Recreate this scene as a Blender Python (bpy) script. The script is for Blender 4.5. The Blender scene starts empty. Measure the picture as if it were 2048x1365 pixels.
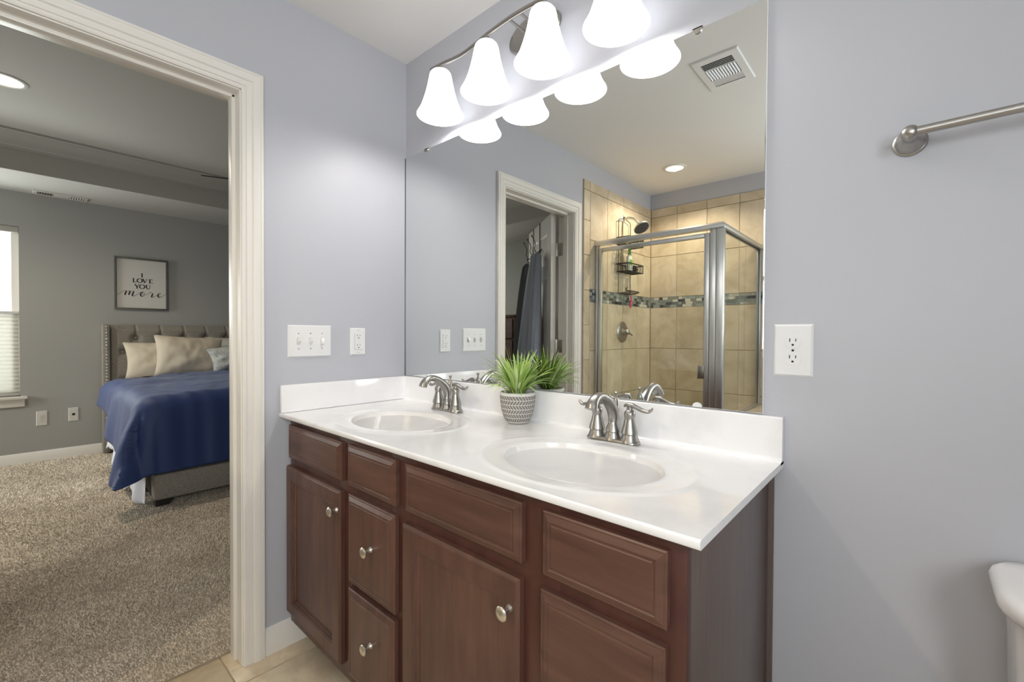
import bpy, bmesh, math, random
import numpy as np
from mathutils import Vector, Matrix, noise as mnoise

random.seed(7)
PI = math.pi
SC = bpy.context.scene
COL = SC.collection

# ------------------------------------------------------------------ camera
cam_d = bpy.data.cameras.new('camera')
cam_d.sensor_fit = 'HORIZONTAL'
cam_d.sensor_width = 36.0
cam_d.lens = 893.1146 / 2048 * 36.0
cam_d.clip_start = 0.02
cam = bpy.data.objects.new('camera', cam_d)
COL.objects.link(cam)
_yaw, _pit, _rol = 0.7311564, -0.0139631, 0.0046432
_F = Vector((-math.sin(_yaw) * math.cos(_pit), math.cos(_yaw) * math.cos(_pit), math.sin(_pit)))
_R = _F.cross(Vector((0, 0, 1))).normalized()
_U = _R.cross(_F)
_R2 = _R * math.cos(_rol) + _U * math.sin(_rol)
_U2 = _U * math.cos(_rol) - _R * math.sin(_rol)
_m = Matrix((( _R2.x, _U2.x, -_F.x, 1.76173), (_R2.y, _U2.y, -_F.y, -1.22180),
             (_R2.z, _U2.z, -_F.z, 1.18507), (0, 0, 0, 1)))
cam.matrix_world = _m
SC.camera = cam

# ------------------------------------------------------------------ view, world, lights
SC.view_settings.view_transform = 'Standard'
SC.view_settings.look = 'None'
SC.view_settings.gamma = 1.0
SC.view_settings.use_curve_mapping = False
SC.view_settings.exposure = 0.24
SC.cycles.max_bounces = 12
SC.cycles.diffuse_bounces = 6
SC.cycles.glossy_bounces = 8
SC.cycles.transparent_max_bounces = 16
SC.cycles.sample_clamp_indirect = 6.0
SC.cycles.caustics_reflective = False
SC.cycles.caustics_refractive = False

world = bpy.data.worlds.new('sky')
SC.world = world
world.use_nodes = True
_bg = world.node_tree.nodes['Background']
_bg.inputs['Color'].default_value = (0.80, 0.90, 1.0, 1)
_bg.inputs['Strength'].default_value = 2.0


def area_light(name, loc, target, sx, sy, power, color):
    d = bpy.data.lights.new(name, 'AREA')
    d.shape = 'RECTANGLE'
    d.size, d.size_y = sx, sy
    d.energy = power
    d.color = color
    o = bpy.data.objects.new(name, d)
    COL.objects.link(o)
    o.location = loc
    o.rotation_euler = (Vector(target) - Vector(loc)).to_track_quat('-Z', 'Y').to_euler()
    return o


# daylight at the visible bedroom window, plus added fill at three invented windows
area_light('added_fill_bath_back', (1.80, -2.74, 1.62), (1.80, 0, 1.2), 0.95, 0.85, 6, (1.0, 0.965, 0.93))  # added fill from the camera side, toward the cabinet fronts
area_light('added_fill_bath_side', (2.78, -1.75, 1.55), (0.4, -1.2, 1.0), 0.85, 0.95, 33, (0.97, 0.97, 1.0))  # added fill from the right, for the left wall and vanity side
area_light('daylight_bed_window', (-4.36, -1.72, 1.38), (0, -1.72, 1.0), 1.0, 1.55, 36, (1.0, 1.0, 0.95))
area_light('added_fill_bed_side', (-3.45, -3.50, 1.45), (-3.2, 0, 0.9), 1.1, 1.3, 58, (1.0, 0.985, 0.94))  # added bedroom fill behind an unseen side window


def point_light(name, loc, power, color, r=0.03):
    d = bpy.data.lights.new(name, 'POINT')
    d.energy = power
    d.color = color
    d.shadow_soft_size = r
    o = bpy.data.objects.new(name, d)
    COL.objects.link(o)
    o.location = loc
    return o


def spot_light(name, loc, power, color, ang=2.4, blend=0.6, r=0.05):
    d = bpy.data.lights.new(name, 'SPOT')
    d.energy = power
    d.color = color
    d.spot_size = ang
    d.spot_blend = blend
    d.shadow_soft_size = r
    o = bpy.data.objects.new(name, d)
    COL.objects.link(o)
    o.location = loc
    return o


SHADE_X = [0.388, 0.640, 0.890, 1.144]
SHADE_Y = -0.112
for _x in SHADE_X:
    point_light('vanity_bulb_light', (_x, SHADE_Y, 2.062), 2.9, (1.0, 0.96, 0.92), 0.025)
spot_light('shower_recessed_light', (0.426, -2.085, 2.428), 48, (1.0, 0.84, 0.64), 2.5, 0.5, 0.02)
spot_light('bedroom_recessed_light', (-2.405, -1.255, 2.728), 70, (1.0, 0.87, 0.70), 2.6, 0.5, 0.02)


# ------------------------------------------------------------------ materials
def mat(name, col, rough=0.5, metal=0.0, var=None, bump=None, coat=0.0, emit=None, spec=None, sheen=0.0):
    """var = (colour2, scale, stretch xyz, contrast lo, hi); bump = (scale, strength, distance, stretch)"""
    m = bpy.data.materials.new(name)
    m.use_nodes = True
    nt = m.node_tree
    b = nt.nodes['Principled BSDF']
    b.inputs['Base Color'].default_value = (*col, 1)
    b.inputs['Roughness'].default_value = rough
    b.inputs['Metallic'].default_value = metal
    if spec is not None:
        b.inputs['Specular IOR Level'].default_value = spec
    if coat:
        b.inputs['Coat Weight'].default_value = coat
        b.inputs['Coat Roughness'].default_value = 0.08
    if sheen:
        b.inputs['Sheen Weight'].default_value = sheen
    if emit:
        b.inputs['Emission Color'].default_value = (*emit[0], 1)
        b.inputs['Emission Strength'].default_value = emit[1]
    tc = None
    if var or bump:
        tc = nt.nodes.new('ShaderNodeTexCoord')
    if var:
        mp = nt.nodes.new('ShaderNodeMapping')
        mp.inputs['Scale'].default_value = var[2]
        nt.links.new(tc.outputs['Object'], mp.inputs['Vector'])
        n = nt.nodes.new('ShaderNodeTexNoise')
        n.inputs['Scale'].default_value = var[1]
        n.inputs['Detail'].default_value = 6
        n.inputs['Roughness'].default_value = 0.6
        nt.links.new(mp.outputs[0], n.inputs['Vector'])
        r = nt.nodes.new('ShaderNodeValToRGB')
        r.color_ramp.elements[0].position = var[3] if len(var) > 3 else 0.35
        r.color_ramp.elements[1].position = var[4] if len(var) > 4 else 0.65
        r.color_ramp.elements[0].color = (*var[0], 1)
        r.color_ramp.elements[1].color = (*col, 1)
        nt.links.new(n.outputs['Fac'], r.inputs['Fac'])
        nt.links.new(r.outputs['Color'], b.inputs['Base Color'])
    if bump:
        mp2 = nt.nodes.new('ShaderNodeMapping')
        mp2.inputs['Scale'].default_value = bump[3] if len(bump) > 3 else (1, 1, 1)
        nt.links.new(tc.outputs['Object'], mp2.inputs['Vector'])
        n2 = nt.nodes.new('ShaderNodeTexNoise')
        n2.inputs['Scale'].default_value = bump[0]
        n2.inputs['Detail'].default_value = 4
        nt.links.new(mp2.outputs[0], n2.inputs['Vector'])
        bp = nt.nodes.new('ShaderNodeBump')
        bp.inputs['Strength'].default_value = bump[1]
        bp.inputs['Distance'].default_value = bump[2]
        nt.links.new(n2.outputs['Fac'], bp.inputs['Height'])
        nt.links.new(bp.outputs['Normal'], b.inputs['Normal'])
    return m


def island_mat(name, stops, rough, constant=False, noise=None, coat=0.0):
    """colour chosen per loose piece of the mesh (tiles, tesserae)"""
    m = bpy.data.materials.new(name)
    m.use_nodes = True
    nt = m.node_tree
    b = nt.nodes['Principled BSDF']
    b.inputs['Roughness'].default_value = rough
    b.inputs['Coat Weight'].default_value = coat
    g = nt.nodes.new('ShaderNodeNewGeometry')
    r = nt.nodes.new('ShaderNodeValToRGB')
    cr = r.color_ramp
    if constant:
        cr.interpolation = 'CONSTANT'
    while len(cr.elements) < len(stops):
        cr.elements.new(0.5)
    for e, (p, c) in zip(cr.elements, stops):
        e.position = p
        e.color = (*c, 1)
    nt.links.new(g.outputs['Random Per Island'], r.inputs['Fac'])
    out = r.outputs['Color']
    if noise:
        tc = nt.nodes.new('ShaderNodeTexCoord')
        # every tile shows another piece of the stone
        add = nt.nodes.new('ShaderNodeVectorMath')
        add.operation = 'MULTIPLY_ADD'
        comb = nt.nodes.new('ShaderNodeCombineXYZ')
        for k in range(3):
            nt.links.new(g.outputs['Random Per Island'], comb.inputs[k])
        nt.links.new(comb.outputs[0], add.inputs[0])
        add.inputs[1].default_value = (37, 51, 23)
        nt.links.new(tc.outputs['Object'], add.inputs[2])
        n = nt.nodes.new('ShaderNodeTexNoise')
        n.inputs['Scale'].default_value = noise[0]
        n.inputs['Detail'].default_value = 7
        n.inputs['Roughness'].default_value = 0.62
        n.inputs['Distortion'].default_value = 0.6
        nt.links.new(add.outputs[0], n.inputs['Vector'])
        r2 = nt.nodes.new('ShaderNodeValToRGB')
        r2.color_ramp.elements[0].position = 0.3
        r2.color_ramp.elements[1].position = 0.62
        r2.color_ramp.elements[0].color = (*noise[1], 1)
        r2.color_ramp.elements[1].color = (1, 1, 1, 1)
        nt.links.new(n.outputs['Fac'], r2.inputs['Fac'])
        mx = nt.nodes.new('ShaderNodeMix')
        mx.data_type = 'RGBA'
        mx.blend_type = 'MULTIPLY'
        mx.inputs['Factor'].default_value = 1.0
        nt.links.new(out, mx.inputs['A'])
        nt.links.new(r2.outputs['Color'], mx.inputs['B'])
        out = mx.outputs['Result']
    nt.links.new(out, b.inputs['Base Color'])
    return m


def glass_mat(name, tint=(0.97, 0.99, 0.98), refl=1.0):
    m = bpy.data.materials.new(name)
    m.use_nodes = True
    nt = m.node_tree
    nt.nodes.remove(nt.nodes['Principled BSDF'])
    out = nt.nodes['Material Output']
    tr = nt.nodes.new('ShaderNodeBsdfTransparent')
    tr.inputs['Color'].default_value = (*tint, 1)
    gl = nt.nodes.new('ShaderNodeBsdfGlossy')
    gl.inputs['Roughness'].default_value = 0.02
    gl.inputs['Color'].default_value = (refl, refl, refl, 1)
    ge = nt.nodes.new('ShaderNodeNewGeometry')
    dt = nt.nodes.new('ShaderNodeVectorMath')
    dt.operation = 'DOT_PRODUCT'
    nt.links.new(ge.outputs['Incoming'], dt.inputs[0])
    nt.links.new(ge.outputs['Normal'], dt.inputs[1])
    prev = dt.outputs['Value']
    for op, k in (('ABSOLUTE', None), ('SUBTRACT', 1.0), ('ABSOLUTE', None), ('POWER', 5.0), ('MULTIPLY', 0.96), ('ADD', 0.035)):
        n = nt.nodes.new('ShaderNodeMath')
        n.operation = op
        nt.links.new(prev, n.inputs[0])
        if k is not None: n.inputs[1].default_value = k
        prev = n.outputs[0]
    mx = nt.nodes.new('ShaderNodeMixShader')
    nt.links.new(prev, mx.inputs[0])
    nt.links.new(tr.outputs[0], mx.inputs[1])
    nt.links.new(gl.outputs[0], mx.inputs[2])
    nt.links.new(mx.outputs[0], out.inputs['Surface'])
    return m


def emit_mat(name, col, strength):
    return mat(name, (0.8, 0.8, 0.8), 0.4, emit=(col, strength))


M = {}
M['wall'] = mat('wall_paint_blue_grey', (0.500, 0.507, 0.548), 0.42, bump=(220, 0.06, 0.002))
M['wall_bed'] = mat('wall_paint_grey', (0.350, 0.346, 0.328), 0.6, bump=(220, 0.06, 0.002))
M['ceil'] = mat('ceiling_paint', (0.80, 0.79, 0.77), 0.8, bump=(150, 0.08, 0.002))
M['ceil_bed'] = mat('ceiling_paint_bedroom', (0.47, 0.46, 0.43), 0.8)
M['trim'] = mat('white_gloss_trim', (0.80, 0.77, 0.72), 0.32)
M['white'] = mat('white_plastic', (0.80, 0.80, 0.80), 0.30)
M['slot'] = mat('dark_slot', (0.02, 0.02, 0.02), 0.6)
M['marble'] = mat('cultured_marble', (0.87, 0.865, 0.87), 0.12, var=((0.80, 0.795, 0.80), 5, (1, 1, 1), 0.36, 0.50), coat=0.4)
M['bowl'] = mat('cultured_marble_bowl', (0.77, 0.75, 0.73), 0.14, coat=0.4)
M['wood'] = mat('dark_cherry_wood', (0.138, 0.066, 0.046), 0.34, var=((0.074, 0.034, 0.025), 7, (4.5, 4.5, 0.55), 0.3, 0.72), bump=(60, 0.05, 0.001, (6, 6, 0.5)))
M['wood_h'] = mat('dark_cherry_wood_horizontal', (0.138, 0.066, 0.046), 0.34, var=((0.074, 0.034, 0.025), 7, (0.55, 4.5, 4.5), 0.3, 0.72), bump=(60, 0.05, 0.001, (0.5, 6, 6)))
M['wood_frame'] = mat('dark_cherry_face_frame', (0.095, 0.036, 0.026), 0.36, var=((0.058, 0.021, 0.016), 6, (3, 3, 0.8), 0.3, 0.7))
M['wood_side'] = mat('dark_laminate_side', (0.128, 0.098, 0.088), 0.30, var=((0.100, 0.074, 0.066), 9, (5, 5, 0.4)))
M['nickel'] = mat('brushed_nickel', (0.37, 0.355, 0.33), 0.31, 1.0)
M['nickel_dk'] = mat('satin_nickel_hardware', (0.44, 0.42, 0.39), 0.34, 1.0)
M['knob'] = mat('satin_nickel_knob', (0.74, 0.71, 0.65), 0.3, 1.0)
M['chrome'] = mat('satin_aluminium', (0.62, 0.63, 0.62), 0.33, 1.0)
M['black'] = mat('black_wire', (0.02, 0.02, 0.02), 0.4, 0.4)
M['gasket'] = mat('dark_gasket', (0.03, 0.03, 0.028), 0.6)
M['porcelain'] = mat('porcelain', (0.82, 0.81, 0.80), 0.10, coat=0.5)
M['grout'] = mat('tan_grout', (0.40, 0.33, 0.22), 0.85)
M['grout_w'] = mat('pale_grout', (0.55, 0.53, 0.46), 0.85)
M['shade'] = emit_mat('frosted_white_glass_lit', (1.0, 0.985, 0.98), 1.65)
M['bulb'] = emit_mat('bulb_lit', (1.0, 0.95, 0.88), 9.0)
M['reclit'] = emit_mat('recessed_lens_lit', (1.0, 0.90, 0.55), 1.7)
M['duvet'] = mat('navy_cotton', (0.016, 0.041, 0.158), 0.58, sheen=0.15, bump=(500, 0.05, 0.001))
M['sheet'] = mat('white_cotton_sheet', (0.75, 0.76, 0.82), 0.8)
M['beige'] = mat('beige_pillow_cotton', (0.60, 0.53, 0.42), 0.85, bump=(300, 0.05, 0.001))
M['greypil'] = mat('pale_grey_pillow_cotton', (0.52, 0.51, 0.47), 0.85)
M['uphol'] = mat('grey_linen_upholstery', (0.30, 0.275, 0.24), 0.9, var=((0.22, 0.20, 0.175), 90, (1, 1, 1)), bump=(600, 0.2, 0.001))
M['stud'] = mat('nailhead_metal', (0.72, 0.70, 0.64), 0.25, 1.0)
M['foot'] = mat('black_wood_foot', (0.02, 0.018, 0.016), 0.5)
M['print'] = mat('ivory_print', (0.62, 0.60, 0.56), 0.7)
M['ink'] = mat('black_ink', (0.02, 0.02, 0.02), 0.7)
M['greyframe'] = mat('grey_wood_frame', (0.12, 0.115, 0.10), 0.6, var=((0.09, 0.085, 0.075), 20, (1, 4, 1)))
M['soil'] = mat('brown_potting_soil', (0.16, 0.10, 0.075), 0.95, var=((0.05, 0.035, 0.03), 120, (1, 1, 1)), bump=(150, 0.8, 0.004))
M['robe'] = mat('slate_blue_cotton', (0.27, 0.305, 0.37), 0.9, sheen=0.2)
M['robe_dk'] = mat('dark_slate_cotton', (0.14, 0.15, 0.17), 0.9, var=((0.35, 0.36, 0.36), 9, (1, 1, 1), 0.26, 0.30))
M['espresso'] = mat('brown_stained_dresser_wood', (0.085, 0.040, 0.024), 0.4, var=((0.05, 0.024, 0.015), 6, (1, 1, 5)))
M['fan'] = mat('dark_bronze_fan', (0.035, 0.028, 0.022), 0.4, 0.3)
M['bottle'] = mat('white_bottle_plastic', (0.75, 0.76, 0.72), 0.35)
M['green'] = mat('green_plastic', (0.12, 0.42, 0.06), 0.35)
M['pink'] = mat('pink_plastic', (0.75, 0.08, 0.16), 0.4)
M['glass'] = glass_mat('clear_shower_glass', (0.955, 0.965, 0.94))
M['pane'] = glass_mat('window_pane_glass')

# looking glass
_mm = mat('mirror_silvering', (0.81, 0.825, 0.81), 0.0, 1.0)
M['mirror'] = _mm
M['edge'] = mat('dark_mirror_edge', (0.10, 0.11, 0.11), 0.35)

# striped leaves: pale margins
_lm = mat('plastic_grass_leaf', (0.20, 0.36, 0.05), 0.5)
_nt = _lm.node_tree
_b = _nt.nodes['Principled BSDF']
_g = _nt.nodes.new('ShaderNodeNewGeometry')
_r = _nt.nodes.new('ShaderNodeValToRGB')
_r.color_ramp.elements[0].color = (0.19, 0.34, 0.06, 1)
_r.color_ramp.elements[1].color = (0.66, 0.76, 0.40, 1)
_e = _r.color_ramp.elements.new(0.55)
_e.color = (0.38, 0.54, 0.12, 1)
_nt.links.new(_g.outputs['Random Per Island'], _r.inputs['Fac'])
_nt.links.new(_r.outputs['Color'], _b.inputs['Base Color'])
M['leaf'] = _lm


def pot_material():
    m = mat('grey_pot_white_herringbone', (0.30, 0.285, 0.265), 0.8)
    nt = m.node_tree
    b = nt.nodes['Principled BSDF']
    tc = nt.nodes.new('ShaderNodeTexCoord')
    sx = nt.nodes.new('ShaderNodeSeparateXYZ')
    nt.links.new(tc.outputs['Object'], sx.inputs[0])

    def mth(op, a, bb=None):
        n = nt.nodes.new('ShaderNodeMath')
        n.operation = op
        for k, v in enumerate((a, bb)):
            if v is None:
                continue
            if isinstance(v, (int, float)):
                n.inputs[k].default_value = v
            else:
                nt.links.new(v, n.inputs[k])
        return n.outputs[0]
    ang = mth('ARCTAN2', sx.outputs[1], sx.outputs[0])
    a = mth('MULTIPLY', ang, 36 / (2 * PI))
    row = mth('DIVIDE', mth('SUBTRACT', sx.outputs[2], 0.004), 0.0148)
    ri = mth('FLOOR', row)
    rf = mth('SUBTRACT', row, ri)
    par = mth('SUBTRACT', mth('MULTIPLY', mth('MODULO', ri, 2.0), 2.0), 1.0)
    sl = mth('ADD', a, mth('MULTIPLY', mth('MULTIPLY', rf, par), 1.0))
    fr = mth('FRACT', mth('ADD', sl, 100.0))
    l1 = mth('LESS_THAN', fr, 0.19)
    l2 = mth('LESS_THAN', rf, 0.13)
    rim = mth('GREATER_THAN', sx.outputs[2], 0.0935)
    base = mth('LESS_THAN', sx.outputs[2], 0.006)
    tot = mth('MAXIMUM', mth('MAXIMUM', l1, l2), mth('MAXIMUM', rim, base))
    mx = nt.nodes.new('ShaderNodeMix')
    mx.data_type = 'RGBA'
    nt.links.new(tot, mx.inputs['Factor'])
    mx.inputs['A'].default_value = (0.20, 0.182, 0.164, 1)
    mx.inputs['B'].default_value = (0.70, 0.68, 0.65, 1)
    nt.links.new(mx.outputs['Result'], b.inputs['Base Color'])
    return m


M['pot'] = pot_material()


def pattern_pillow_material():
    m = mat('blue_scroll_pattern_cotton', (0.62, 0.64, 0.62), 0.85)
    nt = m.node_tree
    b = nt.nodes['Principled BSDF']
    tc = nt.nodes.new('ShaderNodeTexCoord')
    n = nt.nodes.new('ShaderNodeTexNoise')
    n.inputs['Scale'].default_value = 26
    n.inputs['Distortion'].default_value = 2.4
    n.inputs['Detail'].default_value = 1
    nt.links.new(tc.outputs['Object'], n.inputs['Vector'])
    r = nt.nodes.new('ShaderNodeValToRGB')
    for p, c in ((0.44, (0.58, 0.58, 0.53)), (0.5, (0.20, 0.25, 0.31))):
        e = r.color_ramp.elements.new(p)
        e.color = (*c, 1)
    r.color_ramp.elements[0].color = (0.58, 0.58, 0.53, 1)
    r.color_ramp.elements[-1].color = (0.58, 0.58, 0.53, 1)
    r.color_ramp.elements[-1].position = 0.56
    nt.links.new(n.outputs['Fac'], r.inputs['Fac'])
    nt.links.new(r.outputs['Color'], b.inputs['Base Color'])
    return m


M['scroll'] = pattern_pillow_material()
M['tile'] = island_mat('beige_travertine_tile', [(0.0, (0.63, 0.54, 0.395)), (0.5, (0.72, 0.625, 0.475)), (1.0, (0.67, 0.58, 0.445))], 0.28,
                       noise=(5.5, (0.72, 0.68, 0.60)))
M['mosaic'] = island_mat('glass_mosaic', [(0.0, (0.05, 0.05, 0.045)), (0.24, (0.22, 0.24, 0.22)), (0.45, (0.12, 0.13, 0.125)),
                                          (0.62, (0.30, 0.34, 0.32)), (0.86, (0.62, 0.60, 0.52))], 0.12, constant=True)
M['floortile'] = island_mat('beige_floor_tile', [(0.0, (0.74, 0.62, 0.45)), (1.0, (0.80, 0.68, 0.51))], 0.3,
                            noise=(6.5, (0.68, 0.63, 0.55)))
M['carpet'] = mat('tan_carpet', (0.50, 0.40, 0.285), 1.0, var=((0.26, 0.205, 0.145), 4.5, (1, 1, 1), 0.25, 0.72))
M['carpet_tuft'] = None


def tuft_material():
    m = mat('tan_carpet_tufts', (0.40, 0.32, 0.235), 1.0)
    nt = m.node_tree
    b = nt.nodes['Principled BSDF']
    g = nt.nodes.new('ShaderNodeNewGeometry')
    r = nt.nodes.new('ShaderNodeValToRGB')
    r.color_ramp.elements[0].color = (0.40, 0.335, 0.265, 1)
    r.color_ramp.elements[1].color = (0.93, 0.82, 0.68, 1)
    nt.links.new(g.outputs['Random Per Island'], r.inputs['Fac'])
    tc = nt.nodes.new('ShaderNodeTexCoord')
    n = nt.nodes.new('ShaderNodeTexNoise')
    n.inputs['Scale'].default_value = 3.2
    n.inputs['Detail'].default_value = 3
    nt.links.new(tc.outputs['Object'], n.inputs['Vector'])
    r2 = nt.nodes.new('ShaderNodeValToRGB')
    r2.color_ramp.elements[0].position = 0.35
    r2.color_ramp.elements[1].position = 0.65
    r2.color_ramp.elements[0].color = (0.80, 0.79, 0.78, 1)
    nt.links.new(n.outputs['Fac'], r2.inputs['Fac'])
    mx = nt.nodes.new('ShaderNodeMix')
    mx.data_type = 'RGBA'
    mx.blend_type = 'MULTIPLY'
    mx.inputs['Factor'].default_value = 1.0
    nt.links.new(r.outputs['Color'], mx.inputs['A'])
    nt.links.new(r2.outputs['Color'], mx.inputs['B'])
    nt.links.new(mx.outputs['Result'], b.inputs['Base Color'])
    return m


M['carpet_tuft'] = tuft_material()


def cell_shade_material():
    m = mat('cellular_shade_fabric', (0.55, 0.53, 0.48), 0.9)
    nt = m.node_tree
    b = nt.nodes['Principled BSDF']
    tl = nt.nodes.new('ShaderNodeBsdfTranslucent')
    tl.inputs['Color'].default_value = (0.46, 0.45, 0.41, 1)
    mx = nt.nodes.new('ShaderNodeMixShader')
    mx.inputs[0].default_value = 0.20
    nt.links.new(b.outputs[0], mx.inputs[1])
    nt.links.new(tl.outputs[0], mx.inputs[2])
    nt.links.new(mx.outputs[0], nt.nodes['Material Output'].inputs['Surface'])
    return m


M['cell'] = cell_shade_material()


# ------------------------------------------------------------------ mesh helpers
class MB:
    def __init__(self):
        self.v = []
        self.f = []

    def add(self, vs, fs):
        o = len(self.v)
        self.v += [tuple(p) for p in vs]
        self.f += [tuple(i + o for i in f) for f in fs]
        return self

    def box(self, x0, x1, y0, y1, z0, z1, b=0.0):
        if x0 > x1: x0, x1 = x1, x0
        if y0 > y1: y0, y1 = y1, y0
        if z0 > z1: z0, z1 = z1, z0
        b = min(b, (x1 - x0) * .45, (y1 - y0) * .45, (z1 - z0) * .45)
        if b <= 0:
            vs = [(x, y, z) for z in (z0, z1) for y in (y0, y1) for x in (x0, x1)]
            fs = [(0, 1, 3, 2), (4, 6, 7, 5), (0, 4, 5, 1), (2, 3, 7, 6), (0, 2, 6, 4), (1, 5, 7, 3)]
            return self.add(vs, fs)
        bm = bmesh.new()
        bmesh.ops.create_cube(bm, size=1)
        for v in bm.verts:
            v.co = Vector(((x0 + x1) / 2 + v.co.x * (x1 - x0), (y0 + y1) / 2 + v.co.y * (y1 - y0), (z0 + z1) / 2 + v.co.z * (z1 - z0)))
        bmesh.ops.bevel(bm, geom=list(bm.edges), offset=b, segments=2, profile=0.5, affect='EDGES')
        bm.verts.index_update()
        vs = [tuple(v.co) for v in bm.verts]
        fs = [tuple(v.index for v in f.verts) for f in bm.faces]
        bm.free()
        return self.add(vs, fs)

    def rings(self, rings, close=True, cap0=True, cap1=True):
        n = len(rings[0])
        vs = [p for r in rings for p in r]
        fs = []
        for i in range(len(rings) - 1):
            for j in range(n if close else n - 1):
                k = (j + 1) % n
                fs.append((i * n + j, i * n + k, (i + 1) * n + k, (i + 1) * n + j))
        if cap0: fs.append(tuple(range(n - 1, -1, -1)))
        if cap1: fs.append(tuple((len(rings) - 1) * n + j for j in range(n)))
        return self.add(vs, fs)

    def lathe(self, prof, c=(0, 0, 0), axis='z', seg=28, sx=1.0, sy=1.0, cap0=True, cap1=True):
        rg = []
        for r, h in prof:
            ring = []
            for j in range(seg):
                a = 2 * PI * j / seg
                p, q = r * math.cos(a) * sx, r * math.sin(a) * sy
                if axis == 'z': pt = (p, q, h)
                elif axis == 'y': pt = (p, h, q)
                else: pt = (h, p, q)
                ring.append((c[0] + pt[0], c[1] + pt[1], c[2] + pt[2]))
            rg.append(ring)
        return self.rings(rg, True, cap0, cap1)

    def tube(self, path, r, seg=10, cap=True, flat=None, up=None):
        """sweep; r number or list; flat = list of (rx, ry) pairs"""
        P = [Vector(p) for p in path]
        n = len(P)
        rg = []
        prev = None
        for i in range(n):
            t = (P[min(i + 1, n - 1)] - P[max(i - 1, 0)]).normalized()
            if prev is None:
                u = Vector(up) if up else (Vector((0, 0, 1)) if abs(t.z) < .9 else Vector((1, 0, 0)))
            else:
                u = prev
            u = (u - t * u.dot(t))
            if u.length < 1e-6:
                u = t.orthogonal()
            u.normalize()
            prev = u
            w = t.cross(u)
            if flat: ru, rw = flat[i]
            else:
                ru = rw = r[i] if isinstance(r, (list, tuple)) else r
            rg.append([tuple(P[i] + u * (ru * math.cos(2 * PI * j / seg)) + w * (rw * math.sin(2 * PI * j / seg))) for j in range(seg)])
        return self.rings(rg, True, cap, cap)

    def sphere(self, c, r, seg=16, rg=10, s=(1, 1, 1)):
        prof = [(max(1e-4, r * math.sin(PI * i / rg)), -r * math.cos(PI * i / rg)) for i in range(rg + 1)]
        rr = []
        for q, h in prof:
            rr.append([(c[0] + q * math.cos(2 * PI * j / seg) * s[0], c[1] + q * math.sin(2 * PI * j / seg) * s[1], c[2] + h * s[2]) for j in range(seg)])
        return self.rings(rr)

    def rloops(self, O, U, V, N, loops, cap=True, back=True):
        """nested rectangles (u0,u1,v0,v1,d): panels with profiles"""
        O, U, V, N = Vector(O), Vector(U), Vector(V), Vector(N)
        rg = []
        for (u0, u1, v0, v1, d) in loops:
            rg.append([tuple(O + U * u + V * v + N * d) for u, v in ((u0, v0), (u1, v0), (u1, v1), (u0, v1))])
        return self.rings(rg, True, back, cap)

    def grid(self, fn, nu, nv):
        vs = [fn(i / nu, j / nv) for j in range(nv + 1) for i in range(nu + 1)]
        fs = []
        for j in range(nv):
            for i in range(nu):
                a = j * (nu + 1) + i
                fs.append((a, a + 1, a + nu + 2, a + nu + 1))
        return self.add(vs, fs)


def spline(pts, n=8):
    """catmull-rom through 3-D points"""
    P = [Vector(p) for p in pts]
    P = [P[0] * 2 - P[1]] + P + [P[-1] * 2 - P[-2]]
    out = []
    for i in range(1, len(P) - 2):
        for k in range(n):
            t = k / n
            a, b, c, d = P[i - 1], P[i], P[i + 1], P[i + 2]
            out.append(0.5 * ((2 * b) + (c - a) * t + (2 * a - 5 * b + 4 * c - d) * t * t + (3 * b - a - 3 * c + d) * t ** 3))
    out.append(P[-2])
    return out


def lerp_list(vals, n):
    out = []
    for i in range(n):
        t = i / (n - 1) * (len(vals) - 1)
        k = min(int(t), len(vals) - 2)
        f = t - k
        a, b = vals[k], vals[k + 1]
        if isinstance(a, tuple):
            out.append(tuple(x + (y - x) * f for x, y in zip(a, b)))
        else:
            out.append(a + (b - a) * f)
    return out


def obj(name, mb, m, parent=None, world=True, smooth=40, fix=True, solid=None, label=None):
    me = bpy.data.meshes.new(name)
    off = Vector((0, 0, 0))
    p = parent
    while p is not None and world:
        off += p.location
        p = p.parent
    me.from_pydata([(v[0] - off.x, v[1] - off.y, v[2] - off.z) for v in mb.v], [], mb.f)
    if fix:
        bm = bmesh.new()
        bm.from_mesh(me)
        bmesh.ops.recalc_face_normals(bm, faces=bm.faces)
        bm.to_mesh(me)
        bm.free()
    me.materials.append(m)
    if smooth:
        me.polygons.foreach_set('use_smooth', [True] * len(me.polygons))
        me.set_sharp_from_angle(angle=math.radians(smooth))
    o = bpy.data.objects.new(name, me)
    COL.objects.link(o)
    if parent is not None:
        o.parent = parent
    if solid:
        md = o.modifiers.new('thickness', 'SOLIDIFY')
        md.thickness = solid
        md.offset = 0
    if label:
        o['label'] = label
    return o


def thing(name, label, cat, loc=(0, 0, 0), group=None):
    o = bpy.data.objects.new(name, None)
    COL.objects.link(o)
    o.location = loc
    o.empty_display_size = 0.05
    o['label'] = label
    o['category'] = cat
    if group: o['group'] = group
    return o


def tag(o, label, cat, group=None, kind=None):
    o['label'] = label
    o['category'] = cat
    if group: o['group'] = group
    if kind: o['kind'] = kind
    return o


def struct(name, mb, m, parent=None, label=None, **kw):
    o = obj(name, mb, m, parent, **kw)
    if parent is None:
        o['kind'] = 'structure'
        o['category'] = name.split('_')[0]
        o['label'] = label
    return o


def dup(root, loc, label, group=None):
    r = root.copy()
    COL.objects.link(r)
    r.location = loc
    r['label'] = label
    if group: r['group'] = group
    for ch in list(root.children):
        c = ch.copy()
        COL.objects.link(c)
        c.parent = r
        for g in list(ch.children):
            d = g.copy()
            COL.objects.link(d)
            d.parent = c
    return r


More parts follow.
